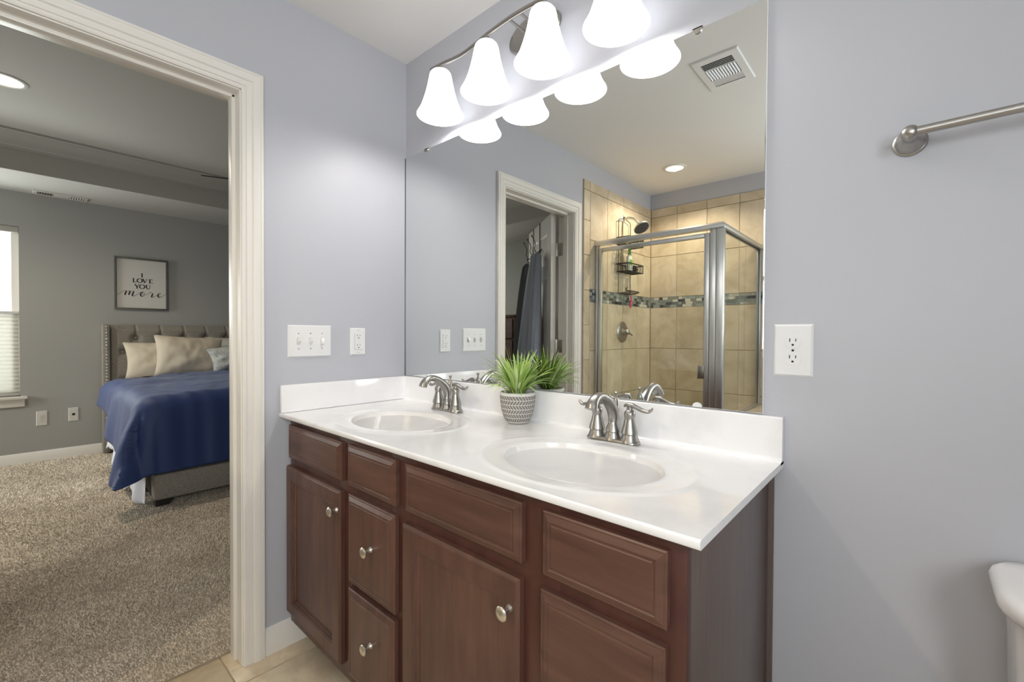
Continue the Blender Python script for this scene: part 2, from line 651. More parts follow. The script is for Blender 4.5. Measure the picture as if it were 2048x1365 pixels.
H = 2.435          # bathroom ceiling
WT = -0.125        # bedroom face of the shared wall
DY0, DY1, DZ = -1.392, -0.690, 2.060   # clear door opening
XB = -4.18         # bedroom headboard wall
XR = 2.62          # bathroom wall beyond the toilet
YB = -2.60         # bathroom wall behind the shower

# ================================================================== ROOM SHELL
mb = MB()
mb.box(0 - 0.0, XR + .12, 0, 0.12, 0, H)
struct('wall_front', mb, M['wall'], label='blue-grey painted bathroom wall behind the vanity and mirror')
mb = MB()
mb.box(WT, 0, DY1 + 0.02, 2.6, 0, 2.9)
mb.box(WT, 0, -3.5, DY0 - 0.02, 0, 2.9)
mb.box(WT, 0, DY0 - 0.02, DY1 + 0.02, DZ + 0.02, 2.9)
wl = struct('wall_left', mb, M['wall'], label='blue-grey painted bathroom wall with the bedroom doorway')
mb = MB()
wx0, wx1, wz0, wz1 = 1.34, 2.26, 1.20, 2.04
mb.box(0, XR + .12, YB - 0.12, YB, 0, wz0)
mb.box(0, XR + .12, YB - 0.12, YB, wz1, H)
mb.box(0, wx0, YB - 0.12, YB, wz0, wz1)
mb.box(wx1, XR + .12, YB - 0.12, YB, wz0, wz1)
struct('wall_back', mb, M['wall'], label='blue-grey painted bathroom wall behind the shower')
sy0, sy1, sz0, sz1 = -2.20, -1.30, 1.05, 2.05
mb = MB()
mb.box(XR, XR + .12, YB, sy0, 0, H)
mb.box(XR, XR + .12, sy1, 0, 0, H)
mb.box(XR, XR + .12, sy0, sy1, 0, sz0)
mb.box(XR, XR + .12, sy0, sy1, sz1, H)
struct('wall_right', mb, M['wall'], label='blue-grey painted bathroom wall beyond the toilet')
mb = MB().box(0, XR + .12, YB - .12, 0.12, H, H + .1)
struct('ceiling', mb, M['ceil'], label='white bathroom ceiling')
# unseen bathroom window, added behind the camera to let fill light in
mb = MB()
for a in ((wx0, wx1, wz0, wz0 + .05), (wx0, wx1, wz1 - .05, wz1), (wx0, wx0 + .05, wz0 + .05, wz1 - .05), (wx1 - .05, wx1, wz0 + .05, wz1 - .05), (wx0 + .05, wx1 - .05, 1.60, 1.64)):
    mb.box(a[0], a[1], YB - .09, YB - .04, a[2], a[3])
w2 = struct('window_added_2', mb, M['trim'], label='white framed window added opposite the vanity for fill light')
obj('pane', MB().box(wx0 + .05, wx1 - .05, YB - .067, YB - .062, wz0 + .05, wz1 - .05), M['pane'], w2)

mb = MB()  # unseen second bathroom window, added so fill comes from the right
for a in ((sy0, sy1, sz0, sz0 + .05), (sy0, sy1, sz1 - .05, sz1), (sy0, sy0 + .05, sz0 + .05, sz1 - .05), (sy1 - .05, sy1, sz0 + .05, sz1 - .05), (sy0 + .05, sy1 - .05, 1.54, 1.57)):
    mb.box(XR + .04, XR + .09, a[0], a[1], a[2], a[3])
w4 = struct('window_added_4', mb, M['trim'], label='white framed window added beyond the toilet for fill light')
obj('pane', MB().box(XR + .062, XR + .067, sy0 + .05, sy1 - .05, sz0 + .05, sz1 - .05), M['pane'], w4)

# bathroom floor: tiles laid on a grout bed
mb = MB().box(-0.108, XR, YB, 0, -0.06, -0.004)
fl = struct('floor', mb, M['grout'], label='beige stone tile bathroom floor')
mb = MB()
ts = 0.457
for i in range(-2, 8):
    for j in range(-7, 4):
        x0, x1 = 0.09 + i * ts + .0025, 0.09 + (i + 1) * ts - .0025
        y0, y1 = -0.729 + j * ts + .0025, -0.729 + (j + 1) * ts - .0025
        x0, x1, y0, y1 = max(x0, -0.108), min(x1, XR), max(y0, YB), min(y1, 0.0)
        if x1 - x0 < .01 or y1 - y0 < .01: continue
        if x0 < 0 and (y0 < DY0 - .02 or y1 > DY1 + .02):
            if y1 > DY0 and y0 < DY1:
                y0c, y1c = max(y0, DY0 - .02), min(y1, DY1 + .02)
                mb.rloops((0, 0, 0), (1, 0, 0), (0, 1, 0), (0, 0, 1), [(x0, 0.0, y0c, y1c, -.006), (x0, 0.0, y0c, y1c, 0)])
            x0 = 0.0
            if x1 - x0 < .01: continue
        mb.rloops((0, 0, 0), (1, 0, 0), (0, 1, 0), (0, 0, 1),
                  [(x0, x1, y0, y1, -.006), (x0, x1, y0, y1, -.001), (x0 + .0015, x1 - .0015, y0 + .0015, y1 - .0015, 0)])
obj('tiles', mb, M['floortile'], fl)

# door casing profile helper -------------------------------------------------
CAS = [(0.0, 0.0), (0.0, 0.0075), (0.005, 0.0105), (0.0105, 0.0110), (0.0115, 0.0085), (0.0135, 0.0085), (0.0145, 0.0125), (0.029, 0.0130), (0.0305, 0.0105), (0.0325, 0.0105), (0.036, 0.0165), (0.046, 0.0190), (0.056, 0.0190), (0.0575, 0.0160), (0.0595, 0.0160), (0.061, 0.0185), (0.0680, 0.0180), (0.070, 0.0155), (0.070, 0.0)]


def casing(mb, x, sgn, ya, yb, zt, wide=0.071):
    """mitred casing round a door; ya > yb are the inner edges, zt the inner head"""
    k = wide / 0.070
    rg = []
    for st in range(4):
        ring = []
        for w, t in CAS:
            w *= k
            if st == 0: ring.append((x + sgn * t, ya + w, 0.0))
            if st == 1: ring.append((x + sgn * t, ya + w, zt + w))
            if st == 2: ring.append((x + sgn * t, yb - w, zt + w))
            if st == 3: ring.append((x + sgn * t, yb - w, 0.0))
        rg.append(ring)
    mb.rings(rg)


mb = MB()
casing(mb, 0.0, 1, DY1 + .004, DY0 - .004, DZ - 0.020, 0.069)
struct('trim_1', mb, M['trim'], label='white moulded casing round the bedroom doorway', smooth=20)
mb = MB()
casing(mb, WT, -1, DY1 + .004, DY0 - .004, DZ - 0.020, 0.069)
struct('trim_2', mb, M['trim'], label='white casing on the bedroom side of the doorway', smooth=20)
# jambs with stop
mb = MB()
hd = DZ - 0.024
mb.box(WT, 0, DY1, DY1 + .02, 0, DZ, .0015)
mb.box(WT, 0, DY0 - .02, DY0, 0, DZ, .0015)
mb.box(WT, 0, DY0 - .02, DY1 + .02, hd, DZ + .019, .0015)
mb.box(WT + .040, WT + .078, DY1 - .011, DY1 + .001, 0, hd, .002)
mb.box(WT + .040, WT + .078, DY0 - .001, DY0 + .011, 0, hd, .002)
mb.box(WT + .040, WT + .078, DY0, DY1, hd - .011, hd + .001, .002)
struct('trim_3', mb, M['trim'], label='white door jamb lining of the bedroom doorway')


def baseboard(mb, p0, p1, n, h=0.092, t=0.013):
    p0, p1, n = Vector(p0), Vector(p1), Vector(n)
    prof = [(0, 0), (t, 0), (t, h - .028), (t * .72, h - .018), (t * .62, h - .008), (t * .3, h), (0, h)]
    mb.rings([[tuple(p + n * a + Vector((0, 0, z))) for a, z in prof] for p in (p0, p1)])


mb = MB()
baseboard(mb, (0, -0.616, 0), (0, 0, 0), (1, 0, 0), 0.100, .014)
struct('baseboard_left', mb, M['trim'], label='white baseboard between doorway casing and vanity')
mb = MB()
baseboard(mb, (1.508, 0, 0), (XR, 0, 0), (0, -1, 0), 0.100, .014)
struct('baseboard_front', mb, M['trim'], label='white baseboard behind the toilet')

# ------------------------------------------------------------------ shower tile
TT = 0.009


def tile_at(mb, O, U, N, u0, u1, z0, z1, t=TT, g=.0016):
    mb.rloops(O, U, (0, 0, 1), N, [(u0 + g, u1 - g, z0 + g, z1 - g, 0), (u0 + g, u1 - g, z0 + g, z1 - g, t - .002), (u0 + g + .002, u1 - g - .002, z0 + g + .002, z1 - g - .002, t)])


ROWS = [(0.02, 0.37), (0.37, 0.72), (0.72, 1.072), (1.072, 1.429), (1.519, 1.878), (1.878, 2.228), (2.228, 2.300)]
EDGE_Y = -1.502
# left shower wall
mb = MB().box(0, 0.004, YB, EDGE_Y, 0, 2.299)
tl = struct('wall_shower_left', mb, M['grout'], label='beige tiled shower wall carrying the shower head')
mb = MB()
cols = [-1.585, -1.833, -2.082, -2.331, YB + .012]
for z0, z1 in ROWS:
    for a, b in zip(cols[:-1], cols[1:]):
        tile_at(mb, (0.003, 0, 0), (0, 1, 0), (1, 0, 0), b, a, z0, z1)
# bullnose edge column, joints half way
bz = [0.02, 0.26, 0.51, 0.757, 1.005, 1.258, 1.509, 1.763, 2.012, 2.228, 2.300]
for z0, z1 in zip(bz[:-1], bz[1:]):
    tile_at(mb, (0.003, 0, 0), (0, 1, 0), (1, 0, 0), -1.585, EDGE_Y, z0, z1)
obj('tiles', mb, M['tile'], tl)
# back shower wall
SX = 1.02
mb = MB().box(0.004, SX + .25, YB, YB + .004, 0, 2.299)
tb = struct('wall_shower_back', mb, M['grout'], label='beige tiled wall at the back of the shower')
mb = MB()
bc = [0.013, 0.246, 0.494, 0.742, 0.990, 1.238]
for z0, z1 in ROWS:
    for a, b in zip(bc[:-1], bc[1:]):
        tile_at(mb, (0, YB + .003, 0), (1, 0, 0), (0, 1, 0), a, b, z0, z1)
obj('tiles', mb, M['tile'], tb)
# mosaic band
mb = MB().box(0.0, 0.0075, YB + .008, EDGE_Y - .083, 1.4295, 1.5185)
mb.box(0.004, SX + .25, YB, YB + .0075, 1.4295, 1.5185)
tm = struct('trim_4', mb, M['grout_w'], label='grey and white glass mosaic band round the shower')
mb = MB()
rh = 0.0222
for r in range(4):
    z0 = 1.430 + r * rh
    y = EDGE_Y - .084 + (0.0 if r % 2 else 0.02)
    while y > YB + .014:
        L = random.choice((.032, .047, .047, .047, .060))
        y1 = max(y - L, YB + .013)
        if y > EDGE_Y - .084: y = EDGE_Y - .084
        if y - y1 > .006:
            mb.rloops((0.006, 0, 0), (0, 1, 0), (0, 0, 1), (1, 0, 0), [(y1 + .001, y - .001, z0 + .001, z0 + rh - .001, 0), (y1 + .001, y - .001, z0 + .001, z0 + rh - .001, .006)])
        y = y1
    x = 0.014 - (0.0 if r % 2 else 0.02)
    while x < SX + .24:
        L = random.choice((.032, .047, .047, .047, .060))
        a, b = max(x, .014), x + L
        if b - a > .006:
            mb.rloops((0, YB + .006, 0), (1, 0, 0), (0, 0, 1), (0, 1, 0), [(a + .001, b - .001, z0 + .001, z0 + rh - .001, 0), (a + .001, b - .001, z0 + .001, z0 + rh - .001, .006)])
        x += L
obj('mosaic_tiles', mb, M['mosaic'], tm)
# small glass accent where the band meets the bullnose
mb = MB()
for k, (a, b) in enumerate(((1.430, 1.452), (1.453, 1.474), (1.475, 1.496), (1.497, 1.518))):
    mb.rloops((0.010, 0, 0), (0, 1, 0), (0, 0, 1), (1, 0, 0), [(-1.640, -1.612, a, b - .001, 0), (-1.640, -1.612, a, b - .001, .004)])
# knee wall and curb
KZ = 0.656
mb = MB()
mb.box(0.835, 1.02, YB + .012, -1.88, 0, KZ - .008)
kw = struct('wall_knee', mb, M['grout'], label='low tiled knee wall under the shower side glass')
mb = MB()
for a, b in zip([YB + .013, -2.35, -2.10], [-2.35, -2.10, -1.875]):
    mb.rloops((0, 0, KZ - .008), (1, 0, 0), (0, 1, 0), (0, 0, 1), [(.830, 1.025, a + .001, b - .001, 0), (.830, 1.025, a + .001, b - .001, .006), (.833, 1.022, a + .003, b - .003, .008)])
obj('tiles', mb, M['tile'], kw)
mb = MB()
mb.box(0.012, 0.93, -1.73, -1.61, 0, 0.11, .004)
mb.box(0.835, 0.93, -1.88, -1.73, 0, 0.11, .004)
struct('trim_5', mb, M['tile'], label='beige tiled curb under the shower door')

# ------------------------------------------------------------------ bedroom shell
BY0, BY1 = -3.30, 2.30
bwy0, bwy1, bwz0, bwz1 = -2.20, -1.19, 0.615, 2.130
mb = MB()
mb.box(XB - .13, XB, BY0, bwy0, 0, 2.8)
mb.box(XB - .13, XB, bwy1, BY1, 0, 2.8)
mb.box(XB - .13, XB, bwy0, bwy1, 0, bwz0)
mb.box(XB - .13, XB, bwy0, bwy1, bwz1, 2.8)
struct('wall_headboard', mb, M['wall_bed'], label='grey painted bedroom wall behind the bed')
mb = MB().box(XB - .13, WT, BY1, BY1 + .12, 0, 2.8)
struct('wall_bedroom_end', mb, M['wall_bed'], label='grey painted bedroom wall past the bed')
swx0, swx1, swz0, swz1 = -4.00, -2.90, 0.80, 2.10
mb = MB()
mb.box(XB - .13, swx0, BY0 - .12, BY0, 0, 2.8)
mb.box(swx1, WT, BY0 - .12, BY0, 0, 2.8)
mb.box(swx0, swx1, BY0 - .12, BY0, 0, swz0)
mb.box(swx0, swx1, BY0 - .12, BY0, swz1, 2.8)
struct('wall_bedroom_side', mb, M['wall_bed'], label='grey painted bedroom wall behind the dresser')
mb = MB()  # extra bedroom window out of view, added as an opening for fill
for a in ((swx0, swx1, swz0, swz0 + .05), (swx0, swx1, swz1 - .05, swz1), (swx0, swx0 + .05, swz0 + .05, swz1 - .05), (swx1 - .05, swx1, swz0 + .05, swz1 - .05), (swx0 + .05, swx1 - .05, 1.43, 1.47)):
    mb.box(a[0], a[1], BY0 - .09, BY0 - .04, a[2], a[3])
w3 = struct('window_added_3', mb, M['trim'], label='white framed window added to the bedroom side wall for fill light')
obj('pane', MB().box(swx0 + .05, swx1 - .05, BY0 - .067, BY0 - .062, swz0 + .05, swz1 - .05), M['pane'], w3)
# grey skin on the bedroom side of the shared wall
mb = MB()
mb.box(WT - .004, WT + .0, DY1 + .02, BY1, 0, 2.8)
mb.box(WT - .004, WT + .0, BY0, DY0 - .02, 0, 2.8)
mb.box(WT - .004, WT + .0, DY0 - .02, DY1 + .02, DZ + .02, 2.8)
struct('wall_bedroom_near', mb, M['wall_bed'], label='grey painted bedroom side of the doorway wall')

SOF = 2.440
TX0, TX1, TY0, TY1, TZ = -3.42, -0.85, -2.55, 1.55, 2.735
mb = MB()
mb.box(XB, TX0, BY0, BY1, SOF, TZ + .06)
mb.box(TX1, WT, BY0, BY1, SOF, TZ + .06)
mb.box(TX0, TX1, BY0, TY0, SOF, TZ + .06)
mb.box(TX0, TX1, TY1, BY1, SOF, TZ + .06)
mb.box(TX0, TX1, TY0, TY1, TZ, TZ + .06)
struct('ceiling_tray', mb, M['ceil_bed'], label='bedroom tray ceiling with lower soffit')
# crown moulding round the tray
CR = [(0.0, -0.128), (0.010, -0.128), (0.012, -0.112), (0.022, -0.106), (0.030, -0.085), (0.050, -0.058), (0.074, -0.034), (0.082, -0.022), (0.094, -0.016), (0.096, 0.0), (0.0, 0.0)]
mb = MB()
rg = []
for cx, cy, sx, sy in ((TX0, TY0, 1, 1), (TX1, TY0, -1, 1), (TX1, TY1, -1, -1), (TX0, TY1, 1, -1), (TX0, TY0, 1, 1)):
    rg.append([(cx + sx * o, cy + sy * o, TZ + z) for o, z in CR])
mb.rings(rg, True, False, False)
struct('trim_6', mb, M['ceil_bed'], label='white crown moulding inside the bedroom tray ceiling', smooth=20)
mb = MB()
baseboard(mb, (XB, BY0, 0), (XB, BY1, 0), (1, 0, 0), 0.10, .014)
struct('baseboard_far', mb, M['trim'], label='white baseboard on the headboard wall')

# carpet: backing plus pile
mb = MB().box(XB, -0.110, BY0, BY1, -0.06, 0.004)
cf = struct('floor_bedroom', mb, M['carpet'], label='tan bedroom carpet floor')


def carpet_pile():
    rng = np.random.default_rng(3)
    cx, cy = 1.7617, -1.2218
    # jittered grid, denser close to the doorway
    def region(x0, x1, y0, y1, step, wid, hgt):
        xs = np.arange(x0, x1, step)
        ys = np.arange(y0, y1, step)
        X, Y = np.meshgrid(xs, ys)
        X = X.ravel() + rng.uniform(-.5, .5, X.size) * step
        Y = Y.ravel() + rng.uniform(-.5, .5, Y.size) * step
        # only the wedge seen through the doorway (with a margin for side steps)
        t = (cx - X)
        ya = cy + (DY1 - cy + 0.45) * t / cx
        yb = cy - 0.55 * t / cx - 0.25
        k = (Y < ya) & (Y > yb) & (X < -0.112) & (X > x0)
        X, Y = X[k], Y[k]
        n = X.size
        return X, Y, np.full(n, wid), np.full(n, hgt)
    parts = [region(-1.5, -0.108, -2.2, 0.6, 0.0068, 0.0050, 0.0115),
             region(-2.7, -1.5, -2.6, 0.9, 0.0085, 0.0062, 0.0115),
             region(XB + .015, -2.7, -2.9, 1.0, 0.012, 0.0088, 0.0115)]
    X, Y, Wd, Hg = [np.concatenate([p[i] for p in parts]) for i in range(4)]
    n = X.size
    a0 = rng.uniform(0, 2 * np.pi, n)
    lean = rng.uniform(0.0, 0.012, n)
    # pile leans in sweeping patches (vacuum and foot marks)
    ph = np.sin(X * 3.1 + Y * 1.7) * 1.2 + np.sin(X * 1.3 - Y * 4.3 + 1.0)
    la = ph + rng.normal(0, .9, n)
    h = Hg * rng.uniform(0.65, 1.15, n)
    V = np.zeros((n, 4, 3), np.float32)
    for k in range(3):
        a = a0 + k * 2 * np.pi / 3
        V[:, k, 0] = X + np.cos(a) * Wd
        V[:, k, 1] = Y + np.sin(a) * Wd
        V[:, k, 2] = 0.0015
    V[:, 3, 0] = X + np.cos(la) * lean
    V[:, 3, 1] = Y + np.sin(la) * lean
    V[:, 3, 2] = 0.002 + h
    # keep tufts off the threshold
    V[:, :, 0] = np.minimum(V[:, :, 0], -0.1105)
    base = np.arange(n)[:, None] * 4
    tri = np.array([[0, 1, 3], [1, 2, 3], [2, 0, 3]])
    Fc = (base[:, :, None] + tri[None]).reshape(-1, 3)
    me = bpy.data.meshes.new('carpet_pile')
    me.vertices.add(n * 4)
    me.vertices.foreach_set('co', V.ravel())
    me.loops.add(Fc.size)
    me.loops.foreach_set('vertex_index', Fc.ravel().astype(np.int32))
    me.polygons.add(Fc.shape[0])
    me.polygons.foreach_set('loop_start', np.arange(0, Fc.size, 3, dtype=np.int32))
    me.update(calc_edges=True)
    me.materials.append(M['carpet_tuft'])
    o = bpy.data.objects.new('carpet_pile', me)
    COL.objects.link(o)
    tag(o, 'tan cut pile carpet of the bedroom beyond the doorway', 'carpet', kind='stuff')
    return n


carpet_pile()

# bedroom window (in the headboard wall)
mb = MB()
fy = XB - .075
fr_t = .035
mb.box(fy - .03, fy + .03, bwy1 - .045, bwy1, bwz0 + .05, bwz1 - .045)
mb.box(fy - .03, fy + .03, bwy0, bwy0 + .045, bwz0 + .05, bwz1 - .045)
mb.box(fy - .03, fy + .03, bwy0, bwy1, bwz1 - .045, bwz1)
mb.box(fy - .03, fy + .03, bwy0, bwy1, bwz0, bwz0 + .05)
mb.box(fy - .015, fy + .028, bwy0 + .045, bwy1 - .045, 1.345, 1.375)
win = struct('window_1', mb, M['trim'], label='white framed bedroom window beside the bed')
obj('pane', MB().box(fy - .004, fy + .0, bwy0 + .045, bwy1 - .045, bwz0 + .05, bwz1 - .045), M['pane'], win)
mb = MB()
mb.box(XB - .07, XB + .055, bwy0 - .05, bwy1 + .045, bwz0 - .025, bwz0, .006)
mb.box(XB, XB + .018, bwy0 - .03, bwy1 + .028, bwz0 - .095, bwz0 - .026, .004)
obj('sill', mb, M['trim'], win)
# exterior siding return seen through the glass
# top-down shade on the lower sash
sh = thing('window_shade', 'pale pleated shade covering the lower half of the bedroom window', 'window shade', (XB - .03, -1.69, 1.0))
mb = MB()
n = 40
ring = []
for i in range(n + 1):
    z = 0.64 + (1.350 - 0.64) * i / n
    ring.append((XB - .030 + (.006 if i % 2 else -.006), z))
mb.grid(lambda u, v: (ring[round(v * n)][0], bwy0 + .048 + (bwy1 - .006 - bwy0 - .048) * u, ring[round(v * n)][1]), 1, n)
obj('shade_fabric', mb, M['cell'], sh, smooth=0)
obj('top_rail', MB().box(XB - .045, XB - .012, bwy0 + .005, bwy1 - .004, 1.350, 1.374, .003), M['white'], sh)
obj('bottom_rail', MB().box(XB - .045, XB - .012, bwy0 + .005, bwy1 - .004, 0.617, 0.640, .003), M['greypil'], sh)
obj('head_rail', MB().box(XB - .055, XB - .005, bwy0 + .002, bwy1 - .002, bwz1 - .055, bwz1 - .002, .003), M['greypil'], sh)

# ================================================================== VANITY CABINET
CX0, CX1, FY, CZ = 0.030, 1.508, -0.532, 0.872
van = thing('vanity_cabinet', 'dark cherry wood double vanity cabinet under the white countertop', 'vanity cabinet', (0.77, -0.27, 0))
mb = MB()
mb.box(CX0, CX0 + .016, FY + .018, -0.004, 0.108, CZ - .001)
mb.box(CX0, CX0 + .016, FY + .112, -0.004, 0.0, 0.108)
mb.box(CX0, CX1 - .02, -0.02, -0.004, 0.0, CZ - .001)
mb.box(CX0, CX1 - .02, FY + .02, -0.02, 0.106, 0.118)
mb.box(CX0 + .016, CX1 - .02, FY + .112, FY + .125, 0.0, 0.11)
obj('carcass', mb, M['wood_frame'], van)
# face frame with real openings behind the fronts
mb = MB()
fb = FY + .019
xs = [(CX0, 0.078), (0.412, 0.520), (0.705, 0.815), (1.150, 1.268), (1.448, CX1)]
for a, b in xs:
    mb.box(a, b, FY, fb, 0.105, CZ - .001, .0008)
for a, b in ((0.078, .412), (.520, .705), (.815, 1.150), (1.268, 1.448)):
    mb.box(a, b, FY + .0004, fb, 0.822, CZ - .001)
    mb.box(a, b, FY + .0004, fb, 0.680, 0.745)
    mb.box(a, b, FY + .0004, fb, 0.105, 0.165)
mb.box(.520, .705, FY + .0004, fb, 0.400, 0.448)
mb.box(.08, 1.446, fb, fb + .006, 0.11, 0.86)
obj('face_frame', mb, M['wood_frame'], van)
mb = MB().box(CX1 - .016, CX1, FY + .0195, -0.004, 0.0, CZ - .001, .0006)
obj('side_panel', mb, M['wood_side'], van)
mb = MB()
mb.lathe([(0.0, 0.0), (0.011, 0.0), (0.011, CZ - .002), (0.0, CZ - .002)], (CX1 + .001, -0.008, 0), seg=12)
obj('scribe_moulding', mb, M['wood_side'], van)


def drawer_profile(x0, x1, z0, z1):
    L = [(0, 0), (0, .0115), (.003, .0135), (.0055, .0135), (.016, .0185), (.0175, .0185), (.019, .0170), (.0225, .0170), (.024, .0180)]
    return [(x0 + i, x1 - i, z0 + i, z1 - i, d) for i, d in L]


def door_profile(x0, x1, z0, z1):
    L = [(0, 0), (0, .0130), (.005, .0175), (.008, .0190), (.046, .0190), (.0480, .0165), (.0535, .0160), (.055, .0125), (.0600, .0115), (.0625, .0070)]
    return [(x0 + i, x1 - i, z0 + i, z1 - i, d) for i, d in L]


def front(name, x0, x1, z0, z1, prof, m, label=None):
    mb = MB().rloops((0, FY - .0005, 0), (1, 0, 0), (0, 0, 1), (0, -1, 0), prof(x0, x1, z0, z1))
    o = obj(name, mb, m, van, smooth=25)
    if label: o['label'] = label
    return o


def knob(parent, x, z, y0):
    mb = MB().lathe([(0.0005, 0.0), (.0085, 0.0), (.0085, -.002), (.0062, -.0048), (.0052, -.012), (.0060, -.0165), (.0120, -.0200), (.0150, -.0235), (.0150, -.0262), (.0118, -.0292), (.006, -.0305), (.0005, -.031)],
                    (x, y0, z), axis='y', seg=24)
    return obj('knob', mb, M['knob'], parent)


ff = FY - .0190
front('false_front', 0.046, 0.446, 0.727, 0.848, drawer_profile, M['wood_h'])
d1 = front('door', 0.032, 0.443, 0.148, 0.695, door_profile, M['wood'])
knob(d1, 0.4275, 0.635, ff - .0002)
front('false_front', 0.484, 0.740, 0.723, 0.848, drawer_profile, M['wood_h'])
d3 = front('drawer', 0.487, 0.737, 0.430, 0.698, drawer_profile, M['wood'])
knob(d3, 0.626, 0.573, FY - .0186)
d4 = front('drawer', 0.487, 0.735, 0.140, 0.411, drawer_profile, M['wood'])
knob(d4, 0.626, 0.298, FY - .0186)
front('false_front', 0.784, 1.183, 0.724, 0.848, drawer_profile, M['wood_h'])
d5 = front('door', 0.775, 1.180, 0.148, 0.692, door_profile, M['wood'])
knob(d5, 1.157, 0.627, ff - .0002)
front('false_front', 1.236, 1.482, 0.722, 0.848, drawer_profile, M['wood_h'])
front('drawer', 1.231, 1.480, 0.430, 0.694, drawer_profile, M['wood_h'])
front('drawer', 1.231, 1.480, 0.140, 0.411, drawer_profile, M['wood_h'])

# ------------------------------------------------------------------ countertop with two bowls
CT, CB, CD, CL, SPZ = 0.888, 0.8725, -0.5616, 1.537, 0.9925
top = thing('vanity_countertop', 'glossy white cultured marble countertop with two integral oval bowls', 'countertop', (0.77, -0.28, CB))
SINK = [(0.440, -0.325), (1.175, -0.325)]
A_, B_ = 0.200, 0.150
mb = MB()
XS = [0.0, 0.79, CL]
ER = 0.004
for si, (sx, sy) in enumerate(SINK):
    x0, x1, y0, y1 = XS[si], XS[si + 1], CD + ER, -0.018
    corners = [math.atan2(yy - sy, xx - sx) % (2 * PI) for xx in (x0, x1) for yy in (y0, y1)]
    angs = sorted(set([2 * PI * k / 96 for k in range(96)] + corners))
    rg = []

    def bound(a):
        c, s = math.cos(a), math.sin(a)
        t = 1e9
        if c > 1e-9: t = min(t, (x1 - sx) / c)
        if c < -1e-9: t = min(t, (x0 - sx) / c)
        if s > 1e-9: t = min(t, (y1 - sy) / s)
        if s < -1e-9: t = min(t, (y0 - sy) / s)
        return (sx + c * t, sy + s * t)
    # raised ring follows an oval set a little back toward the wall
    for k, (f, z) in enumerate(((1.0, -.0022), (1.025, -.0006), (1.06, .0004), (1.15, .0010), (1.26, .0012), (1.30, .0022), (1.335, .0022), (1.375, .0004), (1.42, 0.0))):
        ring = []
        for a in angs:
            el = 1 / math.sqrt((math.cos(a) / A_) ** 2 + (math.sin(a) / B_) ** 2)
            bx, by = bound(a)
            db = math.hypot(bx - sx, by - sy)
            r = min(el * f, el + (db - el) * (0.12 + 0.088 * k) * .98 if f > 1 else el)
            ring.append((sx + math.cos(a) * r, sy + math.sin(a) * r, CT + z))
        rg.append(ring)
    rg.append([(*bound(a), CT) for a in angs])
    mb.rings(rg, True, False, False)
# rounded front edge, ends and cove to the backsplash
prof = [(CD + ER, CT), (CD + ER * .4, CT - ER * .2), (CD, CT - ER), (CD, CB + .002), (CD + .002, CB), (-0.002, CB)]
mb.rings([[(x, y, z) for y, z in prof] for x in (0.0, 0.79, CL)], False, False, False)
cove = [(-0.018, CT), (-.018, CT), (-0.0185 + .0, CT + .0004), (-.0175, CT + .004), (-.0172, SPZ - .004), (-.0150, SPZ - .0006), (-.012, SPZ), (-0.0005, SPZ), (-0.0005, CB)]
# end caps
for xe in (0.0, CL):
    pl = [(xe, y, z) for y, z in prof] + [(xe, -0.002, CT), (xe, -.018, CT)]
    mb.add(pl, [tuple(range(len(pl)))])
obj('slab', mb, M['marble'], top, smooth=50)
mb = MB()
bs = [(-0.030, CT + .0003), (-.0245, CT + .0016), (-.0205, CT + .0050), (-.0195, CT + .010), (-.0185, SPZ - .004), (-.0172, SPZ - .001), (-.014, SPZ), (-0.0015, SPZ), (-0.0015, CT - .006), (-.030, CT - .006)]
mb.rings([[(x, y, z) for y, z in bs] for x in (0.019, CL)])
obj('backsplash', mb, M['marble'], top, smooth=50)
mb = MB().box(0.001, 0.020, CD + .001, -0.0015, CT + .0006, SPZ, .003)
obj('side_splash', mb, M['marble'], top)
for sx, sy in SINK:
    mb = MB()
    rg = []
    for f in (1.0, .985, .96, .92, .86, .78, .68, .56, .42, .28, .16, .09):
        dz = 0.135 * (1 - (f ** 2.6)) + .0022
        if f > .95: dz = .0022 + (1 - f) * .42
        ox = (1 - f) * 0.0
        oy = (1 - f) * 0.035
        rg.append([(sx + ox + A_ * f * math.cos(2 * PI * j / 96), sy + oy + B_ * f * math.sin(2 * PI * j / 96), CT - dz) for j in range(96)])
    mb.rings(rg, True, False, True)
    b_ = obj('sink_bowl', mb, M['bowl'], top, smooth=80, fix=False)
    dz = MB().lathe([(.0005, .0), (.020, .0), (.022, .002), (.021, .004), (.014, .0045), (.013, .010), (.0005, .0115)], (sx, sy + .030, CT - .138), seg=24)
    obj('drain', dz, M['nickel'], b_)

